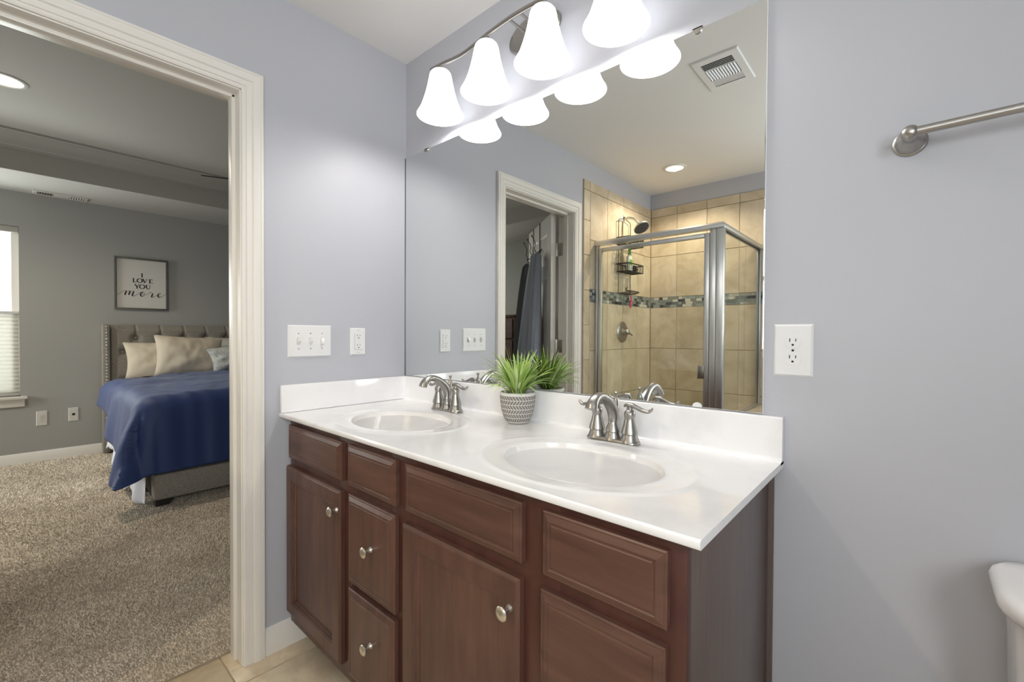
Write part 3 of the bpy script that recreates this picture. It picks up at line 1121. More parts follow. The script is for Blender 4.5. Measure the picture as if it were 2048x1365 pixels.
# ------------------------------------------------------------------ faucets
def make_faucet(loc, label):
    f = thing('bathroom_faucet', label, 'faucet', loc, 'brushed nickel sink faucets')
    # base plate: long oval with three bells
    mb = MB()
    rg = []
    for s, z in ((1.0, 0), (1.0, .003), (.93, .006), (.86, .008)):
        ring = []
        for j in range(48):
            a = 2 * PI * j / 48
            c, si = math.cos(a), math.sin(a)
            x = (0.052 if c > 0 else -0.052) + 0.0285 * c * s if abs(c) > 1e-6 else 0
            ring.append((x, 0.0285 * si * s * (1 - .10 * (1 - abs(c))), z))
        rg.append(ring)
    mb.rings(rg)
    for xx, rr in ((-.0512, .0275), (.0512, .0275), (0, .0270)):
        mb.lathe([(rr, .003), (rr * .93, .0075), (rr * .82, .015), (rr * .74, .0235), (rr * .72, .0245), (.001, .0245)], (xx, 0, 0), seg=32, cap0=False)
    obj('base_plate', mb, M['nickel'], f, world=False)
    for s in (-1, 1):
        mb = MB().lathe([(.0222, .0247), (.0232, .0262), (.0220, .034), (.0172, .050), (.0138, .0645), (.0135, .068), (.0148, .0735), (.0154, .079), (.0145, .0845), (.0112, .0885), (.0092, .0900), (.0088, .097), (.0088, .1020)], (s * .0512, 0, 0), seg=32)
        hd_ = obj('handle', mb, M['nickel'], f, world=False)
        pts = spline([(s * .035, 0, .0985), (s * .042, 0, .1035), (s * .056, .0, .1040), (s * .073, .001, .0980), (s * .090, .002, .0915), (s * .103, .003, .0905), (s * .111, .0035, .0960), (s * .115, .004, .1020)], 6)
        n = len(pts)
        mb = MB().tube(pts, 0, seg=12, flat=lerp_list([(.0028, .0045), (.0055, .0080), (.0066, .0096), (.0056, .0085), (.0052, .0080), (.0048, .0074), (.0040, .0060), (.0018, .003)], n), up=(0, 0, 1))
        obj('lever', mb, M['nickel'], hd_, world=False)
    mb = MB().lathe([(.0205, .0247), (.0212, .026), (.0190, .034), (.0145, .045), (.0122, .052), (.0120, .054), (.001, .054)], (0, 0, 0), seg=32)
    pts = spline([(0, 0, .050), (0, .0025, .066), (0, -.002, .083), (0, -.015, .099), (0, -.034, .1145), (0, -.057, .1265), (0, -.078, .1300), (0, -.096, .1250), (0, -.109, .1135), (0, -.1155, .1000)], 6)
    n = len(pts)
    mb.tube(pts, 0, seg=20, flat=lerp_list([(.0135, .0135), (.0165, .0155), (.0172, .0162), (.0162, .0155), (.0145, .0140), (.0120, .0126), (.0112, .0126), (.0114, .0142), (.0122, .0165), (.0130, .0188)], n), up=(0, 1, 0))
    obj('spout', mb, M['nickel'], f, world=False)
    mb = MB().tube(spline([(0, .002, .060), (0, .0105, .085), (0, .0165, .104), (0, .0178, .118)], 6), lerp_list([.0125, .0125, .0095, .0050], 19), seg=16)
    mb.lathe([(.003, .116), (.003, .124), (.0042, .126), (.0060, .1295), (.0062, .1325), (.0040, .135), (.001, .1355)], (0, .0178, 0), seg=16)
    obj('lift_rod', mb, M['nickel'], f, world=False)
    return f


fz = CT + .0023
f1 = make_faucet((1.137, -0.098, fz), 'brushed nickel faucet at the sink nearer the right wall outlet')
dup(f1, (0.414, -0.098, fz), 'brushed nickel faucet at the sink beside the light switches', 'brushed nickel sink faucets')

# ------------------------------------------------------------------ plant
pl = thing('potted_plant', 'artificial grass plant in a grey white herringbone pot on the countertop', 'plant', (0.772, -0.088, CT + .0026))
mb = MB()
outer = [(.0005, 0), (.030, 0), (.0335, .0015), (.036, .005), (.0425, .016), (.0480, .032), (.0520, .052), (.0545, .074), (.0555, .094), (.0558, .1000), (.0548, .1020), (.0530, .1030), (.0505, .1020), (.0500, .099), (.0490, .085), (.0005, .085)]
mb.lathe([(r * 1.09, z) for r, z in outer], seg=56)
obj('pot', mb, M['pot'], pl, world=False)
mb = MB()
mb.lathe([(.0005, .091), (.02, .092), (.035, .0905), (.0488, .089)], seg=40, cap1=False)
obj('soil', mb, M['soil'], pl, world=False)
mb = MB()
rl = random.Random(21)
for i in range(185):
    a = rl.uniform(0, 2 * PI)
    r0 = 0.026 * math.sqrt(rl.random())
    e = rl.betavariate(1.3, 1.3) * 1.30 + 0.02          # lean away from vertical
    L = rl.uniform(.100, .178)
    if i < 8:
        L, e = rl.uniform(.18, .215), rl.uniform(.75, 1.1)
    w = rl.uniform(.0026, .0046)
    droop = rl.uniform(.3, 1.2) * (0.3 + e)
    d = Vector((math.cos(a), math.sin(a), 0))
    side = Vector((-math.sin(a), math.cos(a), 0))
    side = (side + Vector((0, 0, rl.uniform(-.3, .3)))).normalized()
    p = Vector((math.cos(a) * r0 * .8, math.sin(a) * r0 * .8, .089))
    n = 9
    th = e * .55
    pts = [p.copy()]
    for k in range(n):
        p = p + (d * math.sin(th) + Vector((0, 0, math.cos(th)))) * (L / n)
        th += (e * .6 + droop * .6) / n
        pts.append(p.copy())
    # stay clear of the mirror
    for q in pts:
        lim = 0.076 if q.z > .115 else 0.061
        if q.y > lim:
            q.y = lim - (q.y - lim) * .12
        if q.z < .010:
            q.z = .010
    vs, fs = [], []
    for k, q in enumerate(pts):
        t = k / n
        ww = w * (0.55 + .9 * t if t < .5 else (1.0 - ((t - .5) / .5) ** 2.2) + .02)
        up = Vector((0, 0, 1)) * ww * .35
        vs += [tuple(q - side * ww + up), tuple(q), tuple(q + side * ww + up)]
    for k in range(n):
        o = k * 3
        fs += [(o, o + 1, o + 4, o + 3), (o + 1, o + 2, o + 5, o + 4)]
    mb.add(vs, fs)
lf = obj('leaves', mb, M['leaf'], pl, world=False, smooth=70, fix=False)
lf['kind'] = 'stuff'

# ------------------------------------------------------------------ mirror and clips
mir = thing('wall_mirror', 'large frameless mirror above the vanity backsplash', 'mirror', (0.746, 0, SPZ + .002))
MZ0, MZ1 = 0.9945, 1.9985
mb = MB()
mb.rloops((0, 0, 0), (1, 0, 0), (0, 0, 1), (0, -1, 0), [(.003, 1.4916, MZ0, MZ1, .0005), (.003, 1.4916, MZ0, MZ1, .0048), (.0045, 1.490, MZ0 + .0015, MZ1 - .0015, .0055)])
obj('glass', mb, M['mirror'], mir, smooth=0)
mb = MB().box(0.0005, 0.0042, -.0075, -.0005, MZ0, MZ1)
obj('edge_channel', mb, M['edge'], mir)
obj('glass_edge', MB().box(1.4917, 1.4930, -.0052, -.0005, MZ0, MZ1), M['white'], mir, label='pale polished glass edge')
for cx, top_ in ((0.160, 1), (1.327, 1), (0.160, 0), (1.336, 0)):
    mb = MB()
    z = MZ1 if top_ else MZ0
    s = -1 if top_ else 1
    ring0, ring1 = [], []
    for j in range(13):
        a = PI * j / 12
        ring0.append((cx + .0125 * math.cos(a), -.0056, z + s * (.0125 * math.sin(a))))
        ring1.append((cx + .0125 * math.cos(a), -.0085, z + s * (.0125 * math.sin(a))))
    if top_:
        for r_, y_ in ((ring0, -.0056), (ring1, -.0085)):
            r_ += [(cx - .0125, y_, z + .0035), (cx + .0125, y_, z + .0035)]
    mb.rings([ring0, ring1])
    if top_:
        mb.box(cx - .0125, cx + .0125, -.0085, -.0002, z + .0005, z + .0035)
    obj('mirror_clip', mb, M['nickel_dk'] if top_ else M['white'], mir, label='clear half-round clip' if not top_ else None)

# ------------------------------------------------------------------ vanity light
vl = thing('vanity_light', 'four-light brushed nickel vanity fixture with white bell shades above mirror', 'light fixture', (0.766, 0, 2.235))
bar = [(0.332, 2.234), (0.40, 2.230), (0.46, 2.2225), (0.515, 2.2200), (0.58, 2.226), (0.65, 2.236), (0.766, 2.243)]
bar = bar + [(1.532 - x, z) for x, z in bar[-2::-1]]
BY_ = -0.110
mb = MB().tube(spline([(x, BY_, z) for x, z in bar], 6), 0, seg=14, flat=[(.0085, .0060)] * (6 * (len(bar) - 1) + 1), up=(0, 0, 1))
for xe in (0.332, 1.200):
    mb.sphere((xe, BY_, 2.234), .0085, 12, 8)
obj('bar', mb, M['nickel'], vl)
mb = MB()
mb.lathe([(.0005, 0), (.062, 0), (.062, -.006), (.058, -.013), (.040, -.017), (.0005, -.018)], (0.766, -.0003, 2.238), axis='y', seg=48, sx=1.85)
obj('backplate', mb, M['nickel'], vl)
for ax in (0.742, 0.790):
    mb = MB().tube([(ax, -.014, 2.240), (ax, BY_, 2.242)], .0048, seg=12)
    obj('arm', mb, M['nickel'], vl)
for i, x in enumerate(SHADE_X):
    zb = 2.231 if i in (0, 3) else 2.236
    mb = MB().lathe([(.0065, zb), (.0065, 2.207), (.012, 2.205), (.013, 2.200), (.001, 2.200)], (x, BY_, 0), seg=16)
    obj('stem', mb, M['nickel'], vl)
    prof_o = [(.012, 2.2040), (.026, 2.2035), (.0345, 2.2005), (.0395, 2.1945), (.0425, 2.186), (.0455, 2.170), (.0505, 2.145), (.0570, 2.118), (.0650, 2.091), (.0740, 2.066), (.0830, 2.0475), (.0893, 2.0375), (.0908, 2.0340)]
    prof_i = [(r - .003, z - .0005) for r, z in prof_o[::-1]]
    mb = MB().lathe(prof_o + [(.0885, 2.0335)] + prof_i[1:], (x, SHADE_Y, 0), seg=40)
    s_ = obj('lamp_shade', mb, M['shade'], vl, smooth=60)
    mb = MB()
    mb.sphere((x, SHADE_Y, 2.120), .028, 20, 12)
    mb.lathe([(.013, 2.144), (.013, 2.20), (.0005, 2.20)], (x, SHADE_Y, 0), seg=16, cap0=False)
    obj('bulb', mb, M['bulb'], s_)


# ------------------------------------------------------------------ electrical plates
def plate_mesh(w, h, t=.0062):
    return [(-w / 2, w / 2, -h / 2, h / 2, 0), (-w / 2, w / 2, -h / 2, h / 2, .0012), (-w / 2 + .0045, w / 2 - .0045, -h / 2 + .0045, h / 2 - .0045, t)]


def frame_of(wall):
    if wall == 'left': return (0, 1, 0), (1, 0, 0)     # on x = const, facing +x
    return (1, 0, 0), (0, -1, 0)                       # on y = const, facing -y


def lbox(mb, U, N, u0, u1, v0, v1, d0, d1):
    mb.rloops((0, 0, 0), U, (0, 0, 1), N, [(u0, u1, v0, v1, d0), (u0, u1, v0, v1, d1)])


def ldisc(mb, U, N, u, v, r, d0, d1, seg=14, squash=None):
    U, N = Vector(U), Vector(N)
    rg = []
    for d in (d0, d1):
        ring = []
        for j in range(seg):
            a = 2 * PI * j / seg
            pu, pv = r * math.cos(a), r * math.sin(a)
            if squash: pv = max(-squash, min(squash, pv))
            ring.append(tuple(U * (u + pu) + Vector((0, 0, v + pv)) + N * d))
        rg.append(ring)
    mb.rings(rg)


def outlet(loc, wall, w, h, label, gfci=False, m=None):
    U, N = frame_of(wall)
    o = thing('wall_outlet', label, 'outlet', loc)
    m = m or M['white']
    mb = MB().rloops((0, 0, 0), U, (0, 0, 1), N, plate_mesh(w, h))
    obj('cover_plate', mb, m, o, world=False, smooth=25)
    mb = MB()
    sl = MB()
    if gfci:
        lbox(mb, U, N, -.0170, .0170, -.0335, .0335, .0060, .0082)
        lbox(mb, U, N, -.009, .0075, .0012, .0052, .008, .0094)
        lbox(mb, U, N, -.009, .0075, -.0052, -.0012, .008, .0094)
        cs = (.0215, -.0190)
        dd = .0083
        lbox(sl, U, N, -.0178, .0178, -.0343, -.0336, .0058, .0064)
        lbox(sl, U, N, -.0178, -.0171, -.0343, .0343, .0058, .0064)
    else:
        for v in (.0195, -.0195):
            ldisc(mb, U, N, 0, v, .0172, .0058, .0082, 28, .0142)
        cs = (.0195, -.0195)
        dd = .0083
        ldisc(sl, U, N, 0, 0, .0026, .0062, .0072, 10)
    obj('receptacle', mb, m, o, world=False, smooth=25)
    for v in cs:
        lbox(sl, U, N, -.0072, -.0052, v + .0005, v + .0085, dd - .001, dd)
        lbox(sl, U, N, .0052, .0070, v + .0012, v + .0080, dd - .001, dd)
        ldisc(sl, U, N, 0, v - .0065, .0026, dd - .001, dd, 10)
    for v in (h / 2 - .010, -h / 2 + .010):
        if gfci: ldisc(sl, U, N, 0, v, .0016, .0055, .0066, 10)
    obj('slots', sl, M['slot'], o, world=False)
    return o


outlet((0.0, -0.2434, 1.1535), 'left', 0.070, 0.1143, 'white two-socket outlet with test buttons beside the mirror on the doorway wall', True)
outlet((1.5536, 0.0, 1.1515), 'front', 0.079, 0.1224, 'white oversized two-socket outlet on the wall past the mirror edge')

sw = thing('light_switch', 'white three-gang toggle switch plate between doorway and outlet', 'light switch', (0.0, -0.4462, 1.1568))
U, N = frame_of('left')
mb = MB().rloops((0, 0, 0), U, (0, 0, 1), N, plate_mesh(.170, .1237))
obj('cover_plate', mb, M['white'], sw, world=False, smooth=25)
for k, up in enumerate((1, 1, -1)):
    u = (k - 1) * .046
    mb = MB()
    c0 = [(u - .0055, -.0125), (u + .0055, -.0125), (u + .0055, .0125), (u - .0055, .0125)]
    zt = .0065 * up
    c1 = [(u - .0045, zt - .0052), (u + .0045, zt - .0052), (u + .0045, zt + .0052), (u - .0045, zt + .0052)]
    mb.rings([[(0.006, a, b) for a, b in c0], [(0.0085, a, b) for a, b in c0], [(0.018, a, b) for a, b in c1]])
    obj('toggle', mb, M['white'], sw, world=False, smooth=20)
for k in range(3):
    u = (k - 1) * .046
    for v in (.030, -.030):
        sl = MB()
        ldisc(sl, U, N, u, v, .0026, .0055, .0068, 12)
        obj('screw', sl, M['nickel_dk'], sw, world=False)
    sl = MB()
    lbox(sl, U, N, u - .0062, u + .0062, -.0132, .0132, .0055, .0063)
    obj('toggle_slot', sl, M['nickel_dk'], sw, world=False)

# ------------------------------------------------------------------ towel bar
tbr = thing('towel_bar', 'brushed nickel towel bar on the wall above the toilet', 'towel bar', (2.06, 0, 1.580))
TBX = (1.753, 2.363)
for x in TBX:
    mb = MB().lathe([(.0005, -.0004), (.0275, -.0004), (.0275, -.004), (.0255, -.0062), (.0240, -.0068), (.0215, -.017), (.0160, -.027), (.0125, -.033), (.0118, -.038), (.0128, -.043), (.0130, -.050), (.0115, -.056), (.0005, -.058)], (x, 0, 1.580), axis='y', seg=32)
    mb.sphere((x, -.060, 1.580), .0145, 20, 12)
    obj('post', mb, M['nickel_dk'], tbr)
mb = MB().tube([(TBX[0] + .008, -.062, 1.580), (TBX[1] - .008, -.062, 1.580)], .0082, seg=20)
obj('bar', mb, M['nickel_dk'], tbr)

# ------------------------------------------------------------------ toilet
toi = thing('toilet', 'white toilet with rounded tank lid beside the vanity', 'toilet', (2.12, -0.36, 0))
TCX = 2.122


def rr_ring(x0, x1, y0, y1, z, r, bow=0.0, n=8):
    """rounded rectangle, front (y0) bowed"""
    pts = []
    for cx, cy, a0 in ((x1 - r, y0 + r, -PI / 2), (x1 - r * .6, y1 - r * .6, 0), (x0 + r * .6, y1 - r * .6, PI / 2), (x0 + r, y0 + r, PI)):
        rr_ = r if cy < (y0 + y1) / 2 else r * .6
        for k in range(n + 1):
            a = a0 + PI / 2 * k / n
            pts.append([cx + rr_ * math.cos(a), cy + rr_ * math.sin(a), z])
    for p in pts:
        if p[1] < (y0 + y1) / 2:
            t = (p[0] - (x0 + x1) / 2) / ((x1 - x0) / 2)
            p[1] -= bow * (1 - t * t)
    return [tuple(p) for p in pts]


mb = MB()
mb.rings([rr_ring(TCX - w, TCX + w, -.205 + s, -.016, z, .06, .016) for w, s, z in ((.195, .03, .375), (.215, .015, .40), (.226, .006, .52), (.232, 0, .735))])
obj('tank', mb, M['porcelain'], toi)
mb = MB()
mb.rings([rr_ring(TCX - w, TCX + w, -.220 - s, -.010, z, .075, .024) for w, s, z in ((.240, -.008, .736), (.250, 0, .742), (.2535, .003, .752), (.2535, .003, .764), (.249, -.001, .773), (.240, -.010, .7775), (.200, -.045, .7790))])
obj('tank_lid', mb, M['porcelain'], toi, smooth=60)
mb = MB().tube(spline([(TCX - .17, -.225, .69), (TCX - .17, -.238, .69), (TCX - .12, -.246, .688), (TCX - .08, -.246, .683)], 5), .006, seg=10)
obj('flush_lever', mb, M['chrome'], toi)


def oval(cx, cy, rx, ryf, ryb, z, n=40):
    return [(cx + rx * math.cos(2 * PI * j / n), cy + (ryb if math.sin(2 * PI * j / n) > 0 else ryf) * math.sin(2 * PI * j / n), z) for j in range(n)]


mb = MB()
mb.rings([oval(TCX, -.42, .12, .17, .26, 0), oval(TCX, -.42, .115, .165, .27, .03), oval(TCX, -.42, .11, .15, .30, .18), oval(TCX, -.43, .155, .22, .36, .30), oval(TCX, -.44, .182, .26, .41, .375), oval(TCX, -.44, .185, .265, .41, .395),
          oval(TCX, -.45, .14, .20, .14, .392), oval(TCX, -.45, .11, .15, .11, .30), oval(TCX, -.44, .06, .07, .06, .24)])
obj('bowl', mb, M['porcelain'], toi)
mb = MB()
mb.rings([oval(TCX, -.44, .186, .268, .20, .3965), oval(TCX, -.44, .190, .272, .205, .402), oval(TCX, -.44, .188, .27, .203, .425), oval(TCX, -.44, .16, .24, .18, .437)])
obj('seat_lid', mb, M['porcelain'], toi)

# ------------------------------------------------------------------ ceiling register, recessed light (bathroom)
cv = thing('ceiling_vent', 'white three-way ceiling register reflected in the mirror', 'ceiling vent', (1.083, -1.026, H))
vx, vy = 0.1015, 0.152
mb = MB()
inx, iny = .068, .112
rg = []
for x, y, z in ((vx, vy, 0), (vx, vy, -.003), (vx - .004, vy - .004, -.007), (inx, iny, -.0085), (inx, iny, -.001)):
    rg.append([(-x, -y, z), (x, -y, z), (x, y, z), (-x, y, z)])
mb.rings(rg, True, False, False)
obj('frame', mb, M['white'], cv, world=False, smooth=20)
mb = MB().box(-inx, inx, -iny, iny, -.0012, -.0004)
obj('duct', mb, M['slot'], cv, world=False)
mb = MB()


def slat(mb, c, along, tilt, L, w=.010):
    # thin angled blade
    ct, st = math.cos(tilt), math.sin(tilt)
    vs = []
    for s in (-1, 1):
        for q in (-1, 1):
            a = s * L / 2
            b = q * w / 2 * ct
            z = c[2] + q * w / 2 * st
            if along == 'x': vs.append((c[0] + a, c[1] + b, z))
            else: vs.append((c[0] + b, c[1] + a, z))
    vs2 = [(x, y, z - .0008) for x, y, z in vs]
    mb.add(vs + vs2, [(0, 1, 3, 2), (4, 6, 7, 5), (0, 4, 5, 1), (2, 3, 7, 6), (0, 2, 6, 4), (1, 5, 7, 3)])


for k in range(4):
    slat(mb, (0, .098 - k * .0125, -.0062), 'x', -.35, inx * 2, .0085)
    slat(mb, (0, -.098 + k * .0125, -.0062), 'x', .35, inx * 2, .0112)
for k in range(11):
    slat(mb, (-.060 + k * .012, 0, -.0062), 'y', .7, .098, .0085)
mb.box(-inx, inx, .050, .055, -.0085, -.002)
mb.box(-inx, inx, -.055, -.050, -.0085, -.002)
obj('slats', mb, M['white'], cv, world=False)


def recessed(loc, r, label):
    t = thing('recessed_light', label, 'recessed light', loc)
    mb = MB().lathe([(r + .022, 0), (r + .022, -.003), (r + .016, -.006), (r + .002, -.0065), (r, -.004), (r, .0)], seg=40, cap0=False, cap1=False)
    obj('trim_ring', mb, M['white'], t, world=False)
    mb = MB().lathe([(.0005, -.0035), (r, -.0032), (r + .001, -.0010), (.0005, -.0008)], seg=40)
    obj('lens', mb, M['reclit'], t, world=False)
    return t


recessed((0.426, -2.085, H), .062, 'round recessed ceiling light lit above the shower')
recessed((-2.405, -1.255, TZ), .085, 'round recessed ceiling light lit in the bedroom tray ceiling')

# ------------------------------------------------------------------ shower enclosure
se = thing('shower_enclosure', 'aluminium framed glass corner shower enclosure seen in the mirror', 'shower enclosure', (0.45, -1.67, 0.11))
FYs = -1.67
SXp = 0.885
mb = MB()


def header_prof(o):
    return [(o - .026, 1.842), (o + .026, 1.842), (o + .028, 1.850), (o + .026, 1.866), (o + .014, 1.878), (o - .014, 1.878), (o - .026, 1.866), (o - .028, 1.850)]


r1 = [(0.0125, y, z) for y, z in header_prof(FYs)]
r2 = [(SXp + (y - FYs), y, z) for y, z in header_prof(FYs)]
r3 = [(SXp + (y - FYs), YB + .0135, z) for y, z in header_prof(FYs)]
mb.rings([r1, r2, r3])
obj('header_rail', mb, M['chrome'], se, smooth=30)
mb = MB()
mb.box(SXp - .022, SXp + .022, FYs - .022, FYs + .022, 0.111, 1.842, .004)
mb.box(SXp - .060, SXp - .023, FYs - .016, FYs + .018, 0.111, 1.842, .003)
obj('corner_post', mb, M['chrome'], se)
mb = MB()
mb.box(0.0125, 0.034, FYs - .018, FYs + .018, 0.111, 1.842, .003)
obj('wall_jamb', mb, M['chrome'], se)
mb = MB()
mb.box(SXp - .014, SXp + .016, YB + .0130, YB + .034, KZ + .0005, 1.842, .003)
obj('wall_channel', mb, M['chrome'], se)
for a in ((SXp - .012, SXp + .012, YB + .034, -1.875, KZ + .0005, KZ + .016), (SXp - .012, SXp + .012, -1.87, FYs - .022, 0.111, 0.128), (0.034, SXp - .060, FYs - .014, FYs + .014, 0.111, 0.128)):
    obj('bottom_rail', MB().box(*a, .002), M['chrome'], se)
mb = MB().box(SXp - .003, SXp + .003, YB + .022, FYs - .021, KZ + .010, 1.846)
mb.box(SXp - .003, SXp + .003, -1.872, FYs - .021, .128, KZ + .010)
obj('side_glass', mb, M['glass'], se, smooth=0)
mb = MB()
for a in (-1, 1):
    mb.box(SXp + a * .0045 - .0015, SXp + a * .0045 + .0015, YB + .030, YB + .040, KZ + .016, 1.842)
    mb.box(SXp + a * .0045 - .0015, SXp + a * .0045 + .0015, YB + .034, FYs - .022, 1.836, 1.842)
obj('gasket', mb, M['gasket'], se)
dx0, dx1, dz0, dz1 = 0.037, SXp - .063, 0.135, 1.822
mb = MB()
dt = .013
mb.box(dx0, dx0 + .026, FYs - dt, FYs + dt, dz0, dz1, .003)
mb.box(dx1 - .032, dx1, FYs - dt, FYs + dt, dz0, dz1, .003)
mb.box(dx0 + .0255, dx1 - .0315, FYs - dt, FYs + dt, dz1 - .027, dz1, .003)
mb.box(dx0 + .0255, dx1 - .0315, FYs - dt, FYs + dt, dz0, dz0 + .027, .003)
dr = obj('door_frame', mb, M['chrome'], se)
obj('door_glass', MB().box(dx0 + .022, dx1 - .028, FYs - .003, FYs + .003, dz0 + .022, dz1 - .022), M['glass'], dr, smooth=0)
mb = MB()
mb.box(dx1 - .058, dx1 - .024, FYs + dt, FYs + dt + .004, .915, .997, .001)
mb.box(dx1 - .058, dx1 - .053, FYs + dt, FYs + dt + .024, .915, .997, .001)
obj('door_handle', mb, M['nickel_dk'], dr)

# ------------------------------------------------------------------ shower head, valve, caddy
shd = thing('showerhead', 'round shower head on a curved arm above the wire caddy', 'shower head', (0.012, -2.068, 2.119))
mb = MB().lathe([(.0005, .0004), (.029, .0004), (.029, .004), (.022, .009), (.012, .012), (.0005, .012)], axis='x', seg=28)
obj('flange', mb, M['chrome'], shd, world=False)
ARM = spline([(.006, 0, 0), (.05, 0, .002), (.095, 0, -.012), (.130, 0, -.045), (.142, 0, -.062)], 6)
obj('arm', MB().tube(ARM, .0095, seg=14), M['chrome'], shd, world=False)
hc = Vector((.150, 0, -.072))
hn = Vector((.55, .22, -.80)).normalized()


def along_axis(mb, c, n, prof, seg=28):
    n = Vector(n).normalized()
    u = n.orthogonal().normalized()
    w = n.cross(u)
    mb.rings([[tuple(Vector(c) + n * h + (u * math.cos(2 * PI * j / seg) + w * math.sin(2 * PI * j / seg)) * r) for j in range(seg)] for r, h in prof])


mb = MB()
along_axis(mb, hc, hn, [(.012, -.022), (.016, -.008), (.022, .006), (.050, .016), (.062, .022), (.0625, .030), (.060, .033)])
hd_ = obj('spray_head', mb, M['chrome'], shd, world=False)
mb = MB()
along_axis(mb, hc, hn, [(.0555, .0325), (.0555, .0345)])
obj('spray_face', mb, M['slot'], hd_, world=False)
mb = MB()
u = hn.orthogonal().normalized()
w = hn.cross(u)
for rr_, cnt in ((.012, 6), (.024, 12), (.036, 18), (.047, 24)):
    for j in range(cnt):
        a = 2 * PI * j / cnt
        mb.sphere(tuple(hc + hn * .0348 + (u * math.cos(a) + w * math.sin(a)) * rr_), .0022, 6, 4)
obj('nozzles', mb, M['white'], hd_, world=False)

sv = thing('shower_valve', 'round shower valve trim with lever handle below the mosaic band', 'shower valve', (0.012, -2.075, 1.211))
mb = MB().lathe([(.0005, .0004), (.085, .0004), (.085, .003), (.080, .007), (.050, .010), (.034, .012), (.0005, .012)], axis='x', seg=44)
obj('escutcheon', mb, M['nickel_dk'], sv, world=False)
mb = MB().lathe([(.030, .011), (.026, .022), (.022, .040), (.024, .046), (.020, .056), (.010, .062), (.0005, .063)], axis='x', seg=28)
mb.tube([(.045, 0, 0), (.055, -.030, -.014), (.060, -.055, -.026)], [.008, .007, .005], seg=12)
obj('handle', mb, M['nickel_dk'], sv, world=False)

cad = thing('shower_caddy', 'black wire shower caddy hanging from the shower arm', 'shower caddy', (0.030, -2.068, 2.119))
wr = .0028
mb = MB()
for s in (-1, 1):
    mb.tube(spline([(.000, s * .012, .012), (.000, s * .03, -.004), (.000, s * .085, -.018), (.000, s * .098, -.04), (.000, s * .098, -.20), (.000, s * .098, -.60)], 5), wr, seg=8)
mb.tube([(0, -.014, .013), (0, .014, .013)], wr, seg=8)
mb.tube([(0, -.098, -.60), (0, .098, -.60)], wr, seg=8)
obj('frame', mb, M['black'], cad, world=False)


def basket(z, hh, w, dpt, n=9, m=5):
    mb = MB()
    for zz, t in ((z + hh, wr * 1.7), (z, wr)):
        mb.tube([(0.002, -w, zz), (dpt, -w * .92, zz), (dpt, w * .92, zz), (0.002, w, zz), (0.002, -w, zz)], t, seg=8)
    for k in range(n):
        y = -w * .9 + 2 * w * .9 * k / (n - 1)
        mb.tube([(0.002, y, z), (dpt - .004, y, z), (dpt, y, z + .004), (dpt, y, z + hh)], wr * .7, seg=6)
    for k in range(m):
        x = dpt * (k + .5) / m
        mb.tube([(x, -w, z + hh), (x, -w, z), (x, w, z), (x, w, z + hh)], wr * .7, seg=6)
    return mb


for z, hh in ((-.225, .055), (-.435, .060)):
    obj('basket', basket(z, hh, .128, .105), M['black'], cad, world=False)
mb = MB()
mb.tube(spline([(0.002, -.098, -.60), (.05, -.110, -.595), (.10, -.05, -.590), (.10, .06, -.588), (.08, .12, -.585), (.095, .135, -.565)], 6), wr * 1.3, seg=8)
for k in range(6):
    y = -.085 + k * .034
    mb.tube([(0.002, y, -.60), (.092, y, -.590)], wr * .7, seg=6)
obj('soap_tray', mb, M['black'], cad, world=False)

BTZ = 2.119 - .435 + .003
bt = thing('pump_bottle', 'white pump bottle with green top standing in the caddy basket', 'bottle', (0.082, -2.052, BTZ))
mb = MB()
mb.rings([[(.020 * s * math.cos(2 * PI * j / 24), .031 * s * math.sin(2 * PI * j / 24), z) for j in range(24)] for s, z in ((.9, 0), (1, .004), (1, .105), (.92, .122), (.6, .133), (.45, .137))])
obj('body', mb, M['bottle'], bt, world=False)
mb = MB().lathe([(.013, .136), (.013, .150), (.006, .152), (.005, .170), (.012, .171), (.012, .182), (.001, .184)], seg=18)
mb.tube([(0, .0, .178), (.022, .022, .177), (.026, .026, .170)], .0042, seg=8)
obj('pump', mb, M['green'], bt, world=False)
mb = MB()
mb.rings([[(.0204 * math.cos(a), .0314 * math.sin(a), z) for a in [(-.8 + 1.6 * k / 8) for k in range(9)]] for z in (.055, .095)], False, False, False)
obj('label_patch', mb, M['green'], bt, world=False)

lo = MB()
rl = random.Random(5)
for i in range(70):
    v = Vector((rl.gauss(0, 1), rl.gauss(0, 1), rl.gauss(0, 1))).normalized()
    t = v.orthogonal().normalized()
    c = v * rl.uniform(.016, .026)
    pts = [c + (t * math.cos(a) + v.cross(t) * math.sin(a)) * .008 + v * .004 * math.sin(2 * a) for a in [k * PI / 4 for k in range(8)]]
    lo.tube(pts, .0022, seg=5)
o = obj('loofah', lo, M['slot'], None, smooth=50)
o.location = (0.080, -2.135, BTZ + .031)
tag(o, 'black mesh loofah beside the pump bottle in the caddy', 'loofah')
mb = MB()
mb.tube(spline([(0, 0, 0), (.006, .006, -.012), (.002, .0, -.028), (.0, -.004, -.034)], 5), .0022, seg=8)
mb.tube(spline([(0, -.004, -.030), (.003, -.008, -.060), (.002, .002, -.095), (.0, .004, -.125)], 5), lerp_list([.003, .008, .009, .006], 16), seg=10)
o = obj('hanging_razor', mb, M['pink'], None)
o.location = (0.078, -2.085, 2.119 - .590)
tag(o, 'pink razor hanging under the caddy soap tray', 'razor')

# ================================================================== DOOR LEAF (opened into the bedroom)
ANG = math.radians(37)
PIN = Vector((-0.150, -1.385, 0))
DU = Vector((-math.cos(ANG), -math.sin(ANG), 0))
DN = Vector((-math.sin(ANG), math.cos(ANG), 0))
LW, LT, LZ0, LZ1 = 0.690, 0.035, 0.022, 2.055


def P_(s, n, z):
    return tuple(PIN + DU * s + DN * n + Vector((0, 0, z)))


mb = MB()
